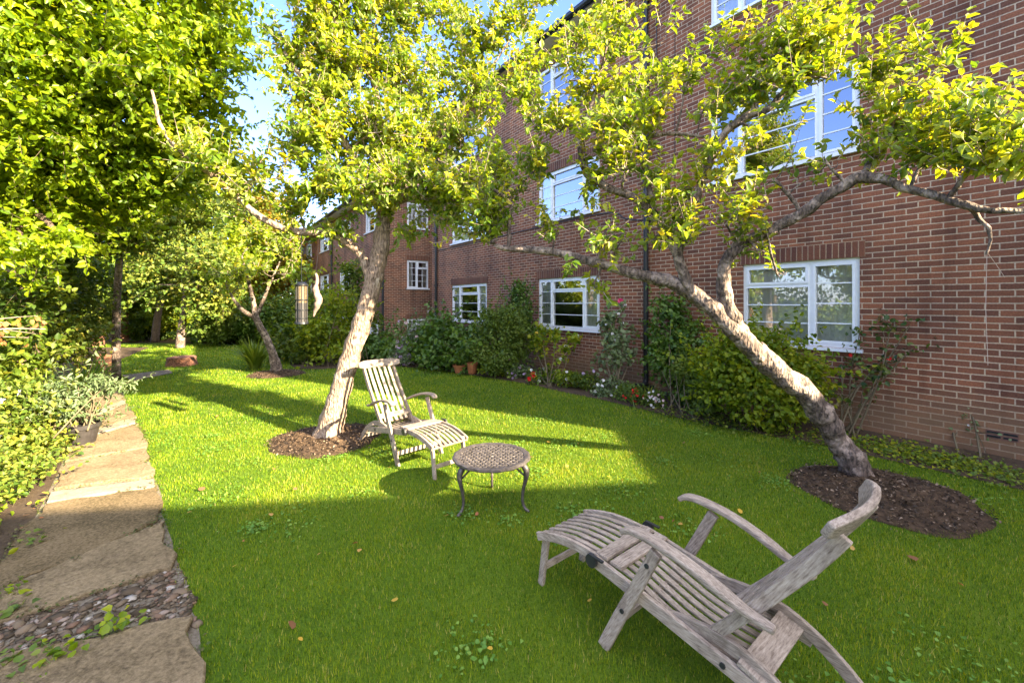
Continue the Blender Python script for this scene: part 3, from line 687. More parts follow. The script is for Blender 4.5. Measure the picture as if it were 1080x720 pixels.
def lump(n,blobs,inner=.45,subs=7):
    """leaf positions + outward directions in lumpy ellipsoids"""
    bl=[]
    for c,r in blobs:
        c=np.array(c,float); r=np.array(r,float) if hasattr(r,'__len__') else np.full(3,float(r)); bl.append((c,r*.86))
        for k in range(subs):
            d=rdir(1)[0]; bl.append((c+d*r*.72,r*rng.uniform(.28,.5)))
    w=np.array([ (r[0]*r[2])**1.0 for c,r in bl]); w/=w.sum()
    i=rng.choice(len(bl),n,p=w); C=np.array([b[0] for b in bl])[i]; R=np.array([b[1] for b in bl])[i]
    d=rdir(n); q=inner+(1-inner)*rng.random(n)**.6
    q*=1+.14*np.sin(d[:,0]*7+i)*np.cos(d[:,2]*6+i*2)
    pos=C+d*R*q[:,None]
    return pos,d,i
def foliage(root,name,pos,d,i,size,mat,base,wid=.6,up=.6,zmin=.02):
    k=pos[:,2]>zmin; pos,d,i=pos[k],d[k],i[k]; n=len(pos)
    ld=nrm(d*.5+rdir(n)*.8+np.array([0,0,-.15])); ln=nrm(d*.5+np.array([0,0,up])+rdir(n)*.5)
    tone=(np.sin(i*12.9898)*43758.5453)%1.0
    r=np.clip(.30+.35*tone+rng.normal(0,.2,n),0,1)
    return leaves(name,pos-base,ld,ln,size*rng.uniform(.6,1.3,n),M[mat],root,wid,rnd=r)
def stems(root,base,tops,mat='stem',r=.012,foot=.15,nm='stems'):
    mb=MB()
    for tp in tops:
        b=base+np.array([rng.normal(0,foot),rng.normal(0,foot),-.02]); tp=np.array(tp,float)
        mid=(b+tp)/2+np.array([*rng.normal(0,.06,2),.05]); q=smooth_path([(*b,r),(*mid,r*.8),(*tp,r*.4)],4); mb.tube(q[:,:3]-base,q[:,3],5)
    return mb.build(nm,M[mat],root,smooth=True)
def add_sprays(root,base,pos,d,i,size,sprays,droop=-.12):
    j=rng.integers(0,len(pos),sprays); S=pos[j]; Dv=nrm(d[j]+rdir(sprays)*.55+np.array([0,0,droop])); L=size*rng.uniform(3.5,8.5,sprays); nl=12
    V,Fq=shoots_geo(S-base,Dv,L,np.full(sprays,size*.035)); mesh_np('twigs',V,Fq,4,M['stem'],root)
    u=np.linspace(.1,1.0,nl)[None]+rng.normal(0,.03,(sprays,nl)); p2=(S[:,None]+Dv[:,None]*(L[:,None]*u)[...,None]+np.array([0,0,.1])*(L[:,None]*u*u)[...,None]).reshape(-1,3)
    dd=np.repeat(Dv,nl,0); sdv=nrm(np.cross(dd,np.array([0,0,1.0]))+rng.normal(0,.2,dd.shape))*np.tile([1,-1],len(dd)//2)[:,None]
    return np.concatenate([pos,p2]),np.concatenate([d,nrm(sdv+.6*dd)]),np.concatenate([i,np.repeat(i[j],nl)])
def shrub(name,label,base,blobs,n,size,mat,cat='shrub',group=None,wid=.6,inner=.4,subs=7,nst=6,stemmat='stem',flowers=None,up=.6):
    base=np.array(base,float); root=empty(name,tuple(base)); tag(root,label,cat,group)
    pos,d,i=lump(int(n*.8),blobs,inner,subs)
    if n>1500 and name!='boundary_hedge': pos,d,i=add_sprays(root,base,pos,d,i,size,max(20,n//45),.35)
    foliage(root,'foliage',pos,d,i,size,mat,base,wid,up)
    tops=[np.array(c)+rdir(1)[0]*np.array(r if hasattr(r,'__len__') else [r]*3)*.4 for c,r in blobs for _ in range(max(1,nst//len(blobs)))]
    if nst: stems(root,base,tops,stemmat,.010,.12)
    for fl in (flowers or []):
        mt,k,sz=fl[:3]; fi=rng.integers(0,len(pos),k*3); 
        key=pos[fi]@np.array([-.4,-.8,.35]); fi=fi[np.argsort(-key)[:k]]; fp=pos[fi]+d[fi]*.03
        flower_mesh(root,fp-base,sz,mt)
    return root
def flower_mesh(root,fp,sz,mt,name='blossom',kind=None):
    k=len(fp); pp=5; ax=nrm(np.array([-.3,-.7,.5])+rdir(k)*.5); a=nrm(np.cross(ax,rdir(k))); b=np.cross(ax,a)
    P_,D_,N_=[],[],[]
    for ly in (0,1):
        for j in range(pp):
            an=2*math.pi*(j+.5*ly)/pp; dd=a*math.cos(an)+b*math.sin(an)+ax*(.25+.6*ly); P_.append(fp); D_.append(dd); N_.append(ax-.3*dd)
    o=leaves(name,np.concatenate(P_),np.concatenate(D_),np.concatenate(N_),sz*rng.uniform(.5,.65,k*pp*2),M[mt],root,.9)
    return o

# ---- nearer upright apple tree (left of centre)
def pt(rows): return [(*P(x,y,D),r*.86) for x,y,D,r in rows]
Lb=G(345,463)
limbsL=[[(*Lb,.14)]+pt([(352,430,5.42,.148),(368,380,5.45,.135),(385,325,5.5,.13),(397,280,5.5,.125),(404,240,5.5,.115),(408,205,5.55,.10)]),
 pt([(408,210,5.55,.085),(402,160,5.6,.07),(398,110,5.6,.05),(385,50,5.6,.03),(372,0,5.5,.02),(365,-40,5.5,.01)]),
 pt([(407,215,5.55,.07),(440,170,5.7,.055),(480,120,5.8,.04),(515,75,5.9,.025),(540,40,5.9,.012)]),
 pt([(405,225,5.5,.07),(370,160,5.3,.055),(330,100,5.1,.04),(300,55,5.0,.02)]),
 pt([(391,300,5.48,.07),(381,268,5.45,.062),(352,246,5.35,.058),(312,242,5.2,.052),(278,228,5.05,.045),(240,195,4.85,.035),(205,168,4.7,.028),(170,135,4.6,.022),(160,95,4.5,.014)]),
 pt([(406,215,5.55,.06),(450,205,5.2,.045),(490,215,4.9,.03),(508,235,4.8,.015)]),
 pt([(405,225,5.5,.06),(420,170,6.2,.045),(440,110,6.7,.03),(450,60,6.9,.015)])]
bl=[]
def B(px,py,D,rpx,ns,rd=None):
    r=rpx/F*D; return (P(px,py,D),(r,(rd or r),r),ns)
for px,py,D,rp,ns in [(310,40,5.0,36,30),(345,20,5.2,48,42),(395,15,5.5,50,42),(450,20,5.8,52,46),(510,25,5.9,50,40),(555,20,6.0,36,22),(330,90,5.1,40,36),(375,75,5.4,52,46),(430,85,5.8,52,50),(490,80,5.8,48,42),(535,95,5.8,34,24),
  (315,140,5.1,36,30),(355,140,5.2,48,42),(400,140,5.0,50,46),(450,150,5.6,50,46),(500,140,5.5,44,36),(330,190,5.2,40,32),(375,200,5.1,36,28),(430,195,5.0,42,34),(470,210,5.0,40,30),(500,225,4.8,32,24),(515,190,5.1,36,26),(395,185,6.3,50,34),(445,100,6.8,60,34),(345,60,6.3,55,30),(320,220,5.2,28,14),(350,235,5.3,22,8),
  (560,70,6.0,28,10),(275,190,4.9,30,14),(255,215,5.0,22,9),(235,175,4.8,26,10),(200,160,4.7,26,12),(420,240,5.3,24,10),(310,-20,5.0,42,20),(370,-45,5.3,60,28),(450,-50,5.7,60,28),(530,-40,5.9,50,20)]:
    bl.append(B(px,py,D,rp,ns))
fruit_tree('apple_tree','upright apple tree with a trunk coloured as sunlit beside the farther deck chair',limbsL,bl,'apple',.072,nl=15,sl=(.16,.44),dens=2.6,wid=.42,bark='barklit')

# ---- leaning apple tree on the right
Rb=G(906,503)
limbsR=[[(*Rb,.10)]+pt([(896,484,4.2,.128),(884,465,4.2,.112),(874,450,4.18,.125),(855,425,4.15,.112),(825,397,4.1,.118),(797,372,4.05,.115)]),
 pt([(800,375,4.05,.10),(768,345,4.0,.092),(738,320,4.0,.085),(706,301,4.05,.075),(662,291,4.15,.06),(632,282,4.25,.055),(600,272,4.4,.05),(562,265,4.55,.045),(534,261,4.65,.036),(518,255,4.7,.02)]),
 pt([(797,374,4.05,.085),(777,345,4.0,.08),(766,318,3.95,.078),(763,285,3.9,.07),(772,262,3.85,.06),(792,250,3.8,.052),(817,240,3.7,.05),(846,224,3.6,.05),(872,206,3.5,.05),(905,188,3.4,.05),(930,190,3.3,.042),(962,200,3.15,.036),(1000,212,3.0,.03),(1040,222,2.85,.026),(1090,222,2.75,.018)]),
 pt([(730,315,4.0,.06),(720,285,3.95,.055),(708,255,3.95,.05),(690,225,4.0,.048),(665,208,4.05,.044),(637,197,4.1,.04),(618,182,4.15,.035),(612,150,4.15,.03),(628,100,4.2,.022),(640,50,4.2,.012)]),
 pt([(536,262,4.65,.026),(537,235,4.7,.026),(536,212,4.7,.024),(512,196,4.7,.022),(484,180,4.7,.016),(462,168,4.7,.008)]),
 pt([(536,215,4.7,.018),(548,196,4.75,.016),(572,172,4.8,.01)]),
 pt([(715,265,3.95,.045),(735,210,3.85,.042),(760,145,3.75,.04),(790,122,3.7,.04),(815,112,3.6,.034),(836,78,3.55,.02),(845,30,3.5,.01)]),
 pt([(690,225,4.0,.035),(680,180,4.1,.03),(678,150,4.1,.026),(720,142,4.0,.02),(760,150,3.9,.01)]),
 pt([(905,190,3.4,.03),(922,168,3.4,.026),(938,140,3.4,.02),(948,100,3.4,.01)]),
 pt([(1018,216,2.95,.02),(1034,232,2.9,.017),(1042,250,2.9,.012),(1040,268,2.9,.006)]),
 pt([(1000,210,3.0,.02),(1020,185,2.9,.016),(1050,160,2.8,.01)]),
 pt([(845,226,3.6,.022),(832,205,3.6,.02),(818,190,3.6,.012)])]
bl=[]
for px,py,D,rp,ns in [(600,85,4.2,42,32),(640,60,4.2,40,30),(680,90,4.1,36,26),(650,120,4.0,44,36),(590,140,4.4,40,30),(560,165,4.6,34,20),(620,165,4.0,38,28),(690,140,3.9,36,24),(720,95,4.0,26,12),(660,20,4.2,30,14),(620,30,4.4,36,18),
 (700,180,3.9,38,16),(660,190,3.9,30,18),(740,190,3.7,38,16),(700,235,3.8,34,13),(735,250,3.8,36,14),(765,235,3.7,34,13),(728,258,3.85,28,8),(690,248,3.9,26,6),(768,262,3.8,26,10),(640,240,4.1,18,9),(590,245,4.5,20,12),(610,210,4.3,24,10),(565,205,4.6,22,9),(655,255,4.1,16,6),
 (520,225,4.7,24,14),(500,200,4.7,26,14),(520,255,4.6,18,9),(490,235,4.8,18,8),(625,300,4.2,14,5),(600,290,4.4,12,3),
 (745,110,3.8,32,20),(785,80,3.7,36,26),(820,65,3.6,34,26),(855,50,3.55,34,24),(800,108,3.7,30,17),(845,92,3.5,32,20),(880,85,3.45,32,20),(760,145,3.7,28,11),(800,150,3.6,24,5),(840,150,3.55,22,3),(860,15,3.5,26,10),(760,60,3.8,24,10),(700,45,4.2,22,6),(890,40,3.4,24,8),
 (920,110,3.4,34,22),(950,85,3.35,26,12),(950,140,3.3,34,24),(985,125,3.2,30,18),(985,165,3.1,36,24),(1020,150,3.0,34,22),(1055,145,2.8,36,22),(1060,185,2.75,32,18),(1020,185,2.9,26,14),(1090,165,2.7,40,16),(935,60,3.3,20,6),(1000,70,3.1,20,6),(925,165,3.35,24,12),(975,60,3.2,18,5),
 (870,168,3.5,22,4),(800,200,3.6,24,6),(850,190,3.55,20,4),(820,290,3.9,14,3),(800,265,3.7,16,4)]:
    bl.append(B(px,py,D,rp,ns))
fruit_tree('apple_tree','gnarled apple tree leaning left over the nearest deck chair',limbsR,bl,'appleR',.066,nl=14,sl=(.14,.42),up=.65,brough=.3,dens=1.25,wid=.42)

# ---- big broad-leaved tree overhead on the left
def big_tree(name,label,base,trunk,blobs,n,size,mat,bark='bark2',cat='tree',group=None,inner=.35,subs=6,wid=.6,limb=True,up=.6,sprays=0):
    base=np.array(base,float); root=empty(name,tuple(base)); tag(root,label,cat,group)
    tb=MB(); tp=smooth_path(trunk,5); tb.tube(tp[:,:3]-base,tp[:,3],12,rough=.1)
    top=tp[len(tp)//2:]
    if limb:
        for c,r in blobs:
            c=np.array(c,float); s0=top[np.argmin(np.linalg.norm(top[:,:3]-c,axis=1)+1.2*np.maximum(top[:,2]-c[2],0))]
            mid=(s0[:3]+c)/2+rng.normal(0,.15,3); q=smooth_path([(*s0[:3],s0[3]*.5),(*mid,s0[3]*.32),(*c,s0[3]*.12)],5); tb.tube(q[:,:3]-base,q[:,3],6)
    tb.build('trunk',M[bark],root,smooth=True)
    pos,d,i=lump(n,blobs,inner,subs)
    if sprays:
        pos,d,i=add_sprays(root,base,pos,d,i,size,sprays)
    foliage(root,'crown',pos,d,i,size,mat,base,wid,up,zmin=.1)
    return root
bT=np.array([-7.3,6.4,0])
blobs=[]
for px,py,D,rp in [(-30,-40,5.0,90),(60,-30,5.2,90),(140,-40,5.4,90),(205,-20,5.6,50),(20,50,5.0,75),(90,50,5.3,70),(160,50,5.5,70),(205,45,5.7,42),(228,5,5.8,22),(-10,120,5.3,70),(60,120,5.6,65),(130,110,5.8,65),(185,110,5.9,42),(215,85,6.0,24),(20,185,5.8,55),(80,180,6.2,52),(140,170,6.4,50),(190,160,6.4,30),(30,240,6.0,35),(95,215,6.6,36),(-20,220,5.6,45),(65,255,5.4,22),(20,265,5.4,22),(225,110,6.1,16),(215,150,6.5,34),(235,175,7.0,24),(180,195,6.8,30),(130,210,6.8,30)]:
    r=rp/F*D; blobs.append((P(px,py,D),(r,r*1.1,r*.85)))
big_tree('broadleaf_tree','large bright green broad-leaved tree arching over the left of the path',bT,[(*bT,.20),(-7.35,6.4,1.5,.17),(-7.3,6.3,3.2,.14),(-7.1,6.0,5.0,.08),(-7.0,5.9,6.5,.03)],blobs,30000,.088,'maple',inner=.05,subs=10,wid=.48,sprays=2400,up=.25)

# ---- distant garden trees
bT2=np.array([-8.9,9.6,0])
big_tree('feathery_tree','fine-leaved sunlit tree with spreading branches just beyond the broad-leaved one',bT2,[(*bT2,.085),(-8.9,9.6,1.5,.075),(-8.7,9.5,3.2,.06),(-8.4,9.4,5.2,.03)],
  [(P(x,y,D),(r/F*D*1.25,r/F*D,r/F*D*.5)) for x,y,D,r in ((80,205,9.2,34),(130,190,9.5,34),(175,200,9.4,32),(210,185,9.6,28),(150,225,9.2,30),(195,225,9.5,26),(110,240,9.0,28),(225,215,9.8,18),(70,250,9.0,26),(165,165,9.6,30),(215,160,9.8,22),(140,258,9.3,18))],9000,.085,'wood3',inner=.05,subs=9,wid=.5,bark='bark',sprays=1500,up=.35)
b=G(190,367); 
def Pb(px,py,D): return P(px,py,D)
big_tree('small_tree','small sunlit round-headed tree standing alone on the far lawn',b,[(*b,.16),(*P(191,350,b[1]),.13),(*P(193,335,b[1]),.11),(*P(196,300,b[1]),.07),(*P(198,265,b[1]),.03)],
   [(P(x,y,b[1]+dz),r/F*b[1]) for x,y,r,dz in ((162,300,22,0),(190,284,28,.8),(220,300,26,0),(235,315,20,.5),(205,318,14,-.7),(170,280,22,.6),(205,262,24,0),(228,280,22,-.6))],4600,.13,'wood3','bark',inner=.2,sprays=420)
b=G(292,393)
limbsM=[[(*b,.115)]+pt([(288,372,10.5,.10),(279,350,10.5,.095),(271,336,10.5,.085),(268,318,10.6,.06),(262,295,10.6,.04),(255,270,10.6,.02)]),
  pt([(272,338,10.5,.06),(258,329,10.3,.055),(248,318,10.2,.04),(238,300,10.1,.02)]),
  pt([(270,334,10.5,.055),(278,315,10.6,.05),(284,300,10.7,.035),(296,275,10.8,.02)])]
fruit_tree('leaning_tree','small leaning fruit tree in its own mulch ring on the middle lawn',limbsM,[B(x,y,D,r,ns) for x,y,D,r,ns in ((240,285,10.2,20,22),(262,262,10.6,22,24),(290,262,10.7,22,24),(315,275,10.8,18,18),(300,290,10.3,18,18),(325,292,10.7,14,10),(252,305,10.1,13,9),(275,285,10.2,16,16),(280,245,10.8,18,16),(308,252,10.9,16,12),(232,305,10.2,10,6))],'apple',.10,nl=12,sl=(.25,.6),twr=.006)
for px,D,r,h,lb in ((127,18.5,.28,9,'thick red-barked conifer trunk at the far end of the path'),(104,17.0,.17,8,'slim pale-trunked conifer left of the thick red-barked one'),(88,19.5,.2,9,'dark conifer farthest left at the end of the path')):
    b=np.array([(px-CX)/F*D,D,0]); 
    bb=[((b[0]+rng.normal(0,.5),b[1]+rng.normal(0,.6),z),(1.25*(1.25-z/h*.9),1.25*(1.25-z/h*.9),.55)) for z in np.arange(2.9,h,.6)]
    big_tree('conifer',lb,b,[(*b,r*1.25),(b[0],b[1],.5,r),(b[0],b[1],h*.5,r*.7),(b[0],b[1],h,.04)],bb,6500,.17,'conifer' if px!=104 else 'yellowgreen','redbark',wid=.35,group='conifers at the end of the path',subs=4,sprays=160)
b=G(163,361); 
big_tree('twin_trunk_tree','twin-trunked tree in shade between the conifers and the lone lawn tree',b,[(*b,.16),(*P(166,335,b[1]),.13),(*P(170,315,b[1]),.10),(*P(172,285,b[1]),.05)],[(P(x,y,b[1]+dz),r/F*b[1]) for x,y,r,dz in ((150,290,26,0),(180,280,28,1),(165,262,30,.5),(140,310,20,.4),(190,305,18,1.2))],6000,.16,'wood1',sprays=200)
wood=[(-40,24,9,'wood1','tall dense tree at the far left edge of the wood'),(30,26,8.5,'wood2','russet-tinted tree at the left of the wood'),(85,30,9.5,'wood2','russet tree behind the conifers'),(135,25,9.5,'wood2','orange-flecked autumn tree behind the conifers'),(175,28,10.2,'wood2','yellowing tree behind the lone lawn tree'),(212,24,8.2,'yellowgreen','lower yellow-green tree in the middle of the wood'),(245,30,9.6,'wood1','tall dark tree left of the far block of flats'),(285,30,9.8,'wood2','pale autumn tree nearest the far block of flats'),(310,44,10.5,'wood1','tallest tree just beyond the end of the flats'),(265,44,10,'conifer','far dark tree behind the wood'),(220,46,9.5,'conifer','far dark tree seen through the sky gap'),(110,42,11,'conifer','farthest dark tree behind the conifers')]
for px,D,h,mt,lb in wood:
    b=np.array([(px-CX)/F*D,D,0]); w=h*.27
    bb=[]
    for k in range(11):
        z=h*rng.uniform(.12,.86); s=w*(1.05-.55*abs(z/h-.45)); bb.append(((b[0]+rng.normal(0,w*.5),b[1]+rng.normal(0,w*.4),z),(s*.75,s*.75,s*.6)))
    big_tree('woodland_tree',lb,b,[(*b,.22),(b[0]+.1,b[1],h*.3,.18),(b[0],b[1],h*.7,.1),(b[0],b[1],h*.9,.03)],bb,6500,.24,mt,inner=.1,sprays=220,group='trees of the wood beyond the lawn',subs=6)
# hedge bushes along the far edge of the lawn
for px,D,w,h,mt,lb in ((60,16,1.6,2.6,'wood1','tall dark bush at the left end of the far hedge'),(150,19.5,1.5,1.2,'wood1','low dark bush by the twin-trunked tree'),(185,20.5,1.4,1.6,'yellowgreen','yellowish bush behind the lone lawn tree'),(215,19,1.3,1.3,'laurel','dark glossy bush right of the lone lawn tree'),(240,18.5,1.4,1.5,'box','rounded bush in the middle of the far hedge'),(265,18,1.4,1.7,'laurel','tall glossy bush behind the strap-leaved clump'),(292,18.5,1.5,1.9,'wood1','broad dark bush near the end of the far flats'),(312,20,1.6,2.4,'box','tallest bush against the far flats')):
    b=np.array([(px-CX)/F*D,D,0])
    shrub('hedge_bush',lb,b,[((b[0]+rng.normal(0,w*.3),b[1]+rng.normal(0,.4),h*f),(w*.62,w*.6,h*.42)) for f in (.35,.5,.62)],4200,.12,mt,group='bushes along the far edge of the lawn')

# stump on the far lawn
b=G(192,385); st=MB()
pf=[]
for k in range(7): pf.append((.33+.02*math.sin(k*2.2),.0+.05*k))
st.lathe([(.38,-.02),(.35,.06),(.33,.16),(.34,.22),(.30,.24),(.12,.235),(.001,.23)],sides=22)
rs=np.random.default_rng(4); st.v=[(x*(1+.12*mnoise.noise(Vector((x*4,y*4,z*4)))),y*(1+.12*mnoise.noise(Vector((x*4,y*4,z*4+5)))),z+.02*mnoise.noise(Vector((x*9,y*9,z)))) for x,y,z in st.v]
o=st.build('tree_stump',M['redbark'],smooth=True); o.location=tuple(b); tag(o,'low reddish sawn tree stump on the far lawn','tree stump')

# ---- shrubs against the flats
def Bd(px,py): return G(px,py)
def blobs_px(lst): return [(P(x,y,D),(rx/F*D,(rd if rd else rx/F*D*.8),rz/F*D)) for x,y,D,rx,rz,rd in lst]
shrub('round_shrub','large rounded yellow-green shrub under the nearest ground-floor window',G(800,452),blobs_px([(800,388,5.9,62,44,.55),(765,395,6.0,40,42,.5),(835,400,5.75,38,38,.45),(810,425,5.8,60,22,.5),(790,360,6.0,36,22,.4)]),9000,.062,'yellowgreen',nst=14)
shrub('climbing_shrub','loose dark climbing shrub around the black drainpipe',G(716,436),blobs_px([(705,345,7.9,24,26,.3),(728,370,7.6,32,38,.35),(700,380,7.8,20,30,.3),(735,405,7.3,26,26,.35),(712,320,8.0,20,14,.25)]),4200,.075,'laurel',nst=8)
shrub('small_shrub','sparse dark shrub filling the gap beside the large rounded shrub',G(742,444),blobs_px([(742,425,6.6,22,16,.35),(728,400,6.9,20,24,.35)]),1600,.06,'box',nst=5)
def rose(name,label,base,tops,n,size,mat,flowers=None,leafy=.5):
    base=np.array(base,float); root=empty(name,tuple(base)); tag(root,label,'rose')
    mb=MB(); Ps=[]
    for tp in tops:
        b=base+np.array([rng.normal(0,.06),rng.normal(0,.05),-.02]); tp=np.array(tp); mid=(b+tp)/2+np.array([*rng.normal(0,.08,2),.08])
        q=smooth_path([(*b,.012),(*mid,.009),(*tp,.004)],8); mb.tube(q[:,:3]-base,q[:,3],6); Ps.append(q[:,:3])
        for k in range(4):
            s=q[rng.integers(len(q)//3,len(q)),:3]; e=s+nrm(rng.normal(size=3)+np.array([0,0,.5]))*rng.uniform(.12,.3); mb.tube([s-base,(s+e)/2-base+np.array([0,0,.02]),e-base],[.006,.004,.003],5); Ps.append(np.linspace(s,e,8))
    mb.build('canes',M['stem'],root,smooth=True)
    Ps=np.concatenate(Ps); i=rng.choice(len(Ps),n,p=(lambda w:w/w.sum())(np.maximum(Ps[:,2]-leafy,.02))); pos=Ps[i]+rng.normal(0,.05,(n,3)); d=rdir(n)
    leaves('foliage',pos-base,d,nrm(np.array([0,-.3,.8])+rdir(n)*.6),size*rng.uniform(.6,1.3,n),M[mat],root,.7)
    for (mt,k,sz) in flowers or []:
        fi=rng.choice(len(Ps),k,p=(lambda w:w/w.sum())(np.maximum(Ps[:,2]-leafy,.02)**2)); flower_mesh(root,Ps[fi]+rng.normal(0,.03,(k,3))-base,sz,mt)
    return root
rose('rose_bush','leggy rose bush with dark red-tinged leaves against bare brick right of the window',G(893,459),[P(905,360,5.7),P(965,335,5.4),P(975,355,5.35),P(940,340,5.5),P(890,385,5.8),P(930,380,5.5),P(960,372,5.4),P(910,420,5.7),P(880,415,5.8)],420,.058,'rose',[('p_red',3,.05)],.35)
rose('rose_bush','pale-flowered rose climbing right of the middle ground-floor window',G(650,418),[P(640,330,8.9),P(655,340,8.7),P(645,360,8.8),P(665,370,8.6),P(630,375,8.9),P(650,385,8.7),P(668,345,8.6),P(655,320,8.8),P(640,300+45,8.9),P(635,400,8.8)],900,.085,'grey',[('p_white',14,.06),('p_pink',2,.11)],.3)
rose('rose_bush','yellowing rose in front of the brick below the middle window',G(582,408),[P(570,345,9.8),P(585,350,9.7),P(560,360,10),P(598,362,9.6),P(575,375,9.8),P(610,355,9.6),P(565,390,9.9)],620,.085,'yellowgreen',[('p_white',10,.09),('p_yellow',6,.07)],.4)
shrub('clipped_shrub','dense clipped round shrub left of the middle ground-floor window',G(530,397),blobs_px([(528,352,10.4,27,30,.75),(528,372,10.2,28,22,.75),(520,340,10.6,18,18,.6),(540,345,10.4,18,20,.6)]),9000,.062,'box',inner=.6,subs=10,nst=5)
shrub('conical_shrub','narrow pointed evergreen behind the clipped round shrub',G(547,392),blobs_px([(547,330,11.2,14,24,.35),(547,308,11.3,9,14,.25),(550,355,11.1,16,26,.4)]),3600,.065,'laurel',inner=.6,nst=3)
shrub('laurel_bush','glossy laurel mass under the farthest ground-floor window',G(478,390),blobs_px([(475,362,11.2,30,22,.7),(495,365,11.0,22,22,.7),(455,368,11.4,20,18,.6),(485,375,10.9,30,14,.6),(470,350,11.5,24,12,.6)]),5200,.115,'laurel',nst=6)
shrub('flowering_shrub','pink-flowered shrub near the corner of the flats',G(440,386),blobs_px([(440,360,12.2,18,18,.6),(430,370,12,18,14,.6),(452,352,12.4,12,12,.5)]),3200,.085,'grey',flowers=[('p_lilac',46,.10),('p_palepink',24,.09)],nst=5)
shrub('dark_shrub','low dark shrub just right of the sunlit tree trunk',G(400,384),blobs_px([(400,365,13,24,16,.8),(420,372,12.6,18,13,.7),(385,368,13.2,18,16,.8)]),4200,.10,'laurel',nst=4)
shrub('loose_shrub','tall loose shrub in front of the far flats left of the sunlit trunk',G(345,386),blobs_px([(345,345,12.6,28,26,.9),(360,320,13,22,20,.8),(330,355,12.2,24,22,.8),(372,345,13,18,26,.8),(350,370,12,30,14,.8)]),3800,.10,'yellowgreen',nst=8,inner=.1)
shrub('upright_shrub','airy upright shrub between the far flats and the sunlit trunk',G(380,384),blobs_px([(378,300,14,12,22,.4),(372,285,14,10,14,.4),(385,330,14,14,20,.5)]),1800,.10,'wood1',nst=7)
shrub('spreading_shrub','spreading green shrub under the far flats behind the feeder',G(318,387),blobs_px([(318,358,13.5,20,20,.9),(305,368,13,16,15,.8),(325,372,12.6,20,14,.8)]),4200,.11,'wood1',nst=5)
# strap-leaved clumps
def strap(label,base,n,L,spread,mat='strap',w=.03,name='strap_leaf_plant'):
    base=np.array(base,float); 
    az=rng.uniform(0,6.283,n); le=L*rng.uniform(.6,1.1,n); out=spread*rng.uniform(.3,1,n); V=[];Fc=[]
    dirs=np.c_[np.cos(az),np.sin(az),np.zeros(n)]; sd=np.c_[-np.sin(az),np.cos(az),np.zeros(n)]; b0=dirs*rng.uniform(0,.12,n)[:,None]
    rows=[]
    for u in (0,.25,.5,.75,1):
        c=b0+dirs*(out*u**1.6)[:,None]+np.c_[np.zeros((n,2)),le*(u-.38*u*u*(out/spread))]
        ww=w*(1-u**2.5)+.002; rows+= [c-sd*ww/2,c+sd*ww/2]
    V=np.stack(rows,1); q=np.array([(2*k,2*k+1,2*k+3,2*k+2) for k in range(4)]); Fq=(q[None]+(np.arange(n)*10)[:,None,None]).reshape(-1,4)
    o=mesh_np(name,V.reshape(-1,3),Fq,4,M[mat],None,np.repeat(rng.random(n),10)); o.location=tuple(base); tag(o,label,'plant'); return o
strap('strap-leaved green clump beside the small leaning tree',G(268,389),140,1.0,.75,w=.05)
strap('tall yellow-green strap-leaved clump by the path under the dry twigs',(-6.15,5.6,0),70,.95,.5,w=.035)
strap('dark strap-leaved clump below the sunny shrub beside the path',(-8.0,8.0,0),90,.9,.6,'laurel',w=.04)
strap('grassy tuft beside the red flowers under the flats',G(684,428),26,.5,.25,w=.02)
# low border planting along the flats (ground cover) and flowers
def cover(name,poly_pts,n,size,mat,h,kind='stuff'):
    xs=rng.choice(len(poly_pts),n); c=np.array(poly_pts)[xs]; pos=np.c_[c[:,:2]+rng.normal(0,.2,(n,2)),np.abs(rng.normal(0,h,n))+.015]
    o=leaves(name,pos,np.c_[rng.normal(size=(n,2)),rng.normal(.3,.5,n)],nrm(np.array([0,-.2,.9])+rdir(n)*.5),size*rng.uniform(.5,1.3,n),M[mat],None,.8); o['kind']=kind
cover('ground_cover',[G(x,y) for x,y in ((905,468),(920,470),(935,476),(950,478),(965,482),(980,484),(1000,490),(1030,497),(1060,502),(1000,492),(1085,510),(940,473),(960,480))],900,.034,'yellowgreen',.03)
cover('ground_cover',[G(x,y) for x,y in ((912,470),(935,474),(965,480),(990,487),(1010,492),(1040,500),(1070,506),(1025,490),(1090,508))],1100,.03,'box',.025)
cover('ground_cover',[G(x,y) for x,y in ((700,436),(720,440),(750,446),(780,452),(820,458),(850,463),(870,466),(760,447))],900,.035,'wood1',.05)
lowp=[(505,393,'wood1','p_yellow',2,'low dark plant left of the two terracotta pots'),(520,399,'yellowgreen','p_purple',3,'low yellow-green plant in front of the clipped round shrub'),(545,401,'grey','p_lilac',10,'lilac-flowered low plant left of the single red flower'),(575,407,'box','p_white',5,'small bushy border plant right of the single red flower'),(596,411,'yellowgreen','p_white',2,'pale green border plant below the yellowing rose'),(618,414,'wood1','p_lilac',2,'low green border plant below the middle window'),(640,420,'grey','p_white',6,'grey-leaved border plant at the foot of the pale rose'),(662,426,'box','p_red',2,'low green plant left of the red flowers'),(470,389,'laurel','p_white',1,'low glossy plant under the laurel mass')]
for px,py,mt,fl,k,lb in lowp:
    b=G(px,py-3); shrub('border_plant',lb,b,[((b[0],b[1],.16),(.36,.30,.20)),((b[0]+.25,b[1]-.05,.12),(.22,.2,.16))],900,.05,mt,'plant','low plants along the edge of the flower bed',nst=4,flowers=[(fl,k,.06)],stemmat='greenstem',inner=.2)
b=G(672,427); shrub('red_flowers','clump of small red flowers at the lawn edge near the drainpipe',b,[((b[0],b[1],.13),(.24,.18,.13))],420,.04,'wood1','flower',nst=4,flowers=[('p_red',20,.038)],stemmat='greenstem')
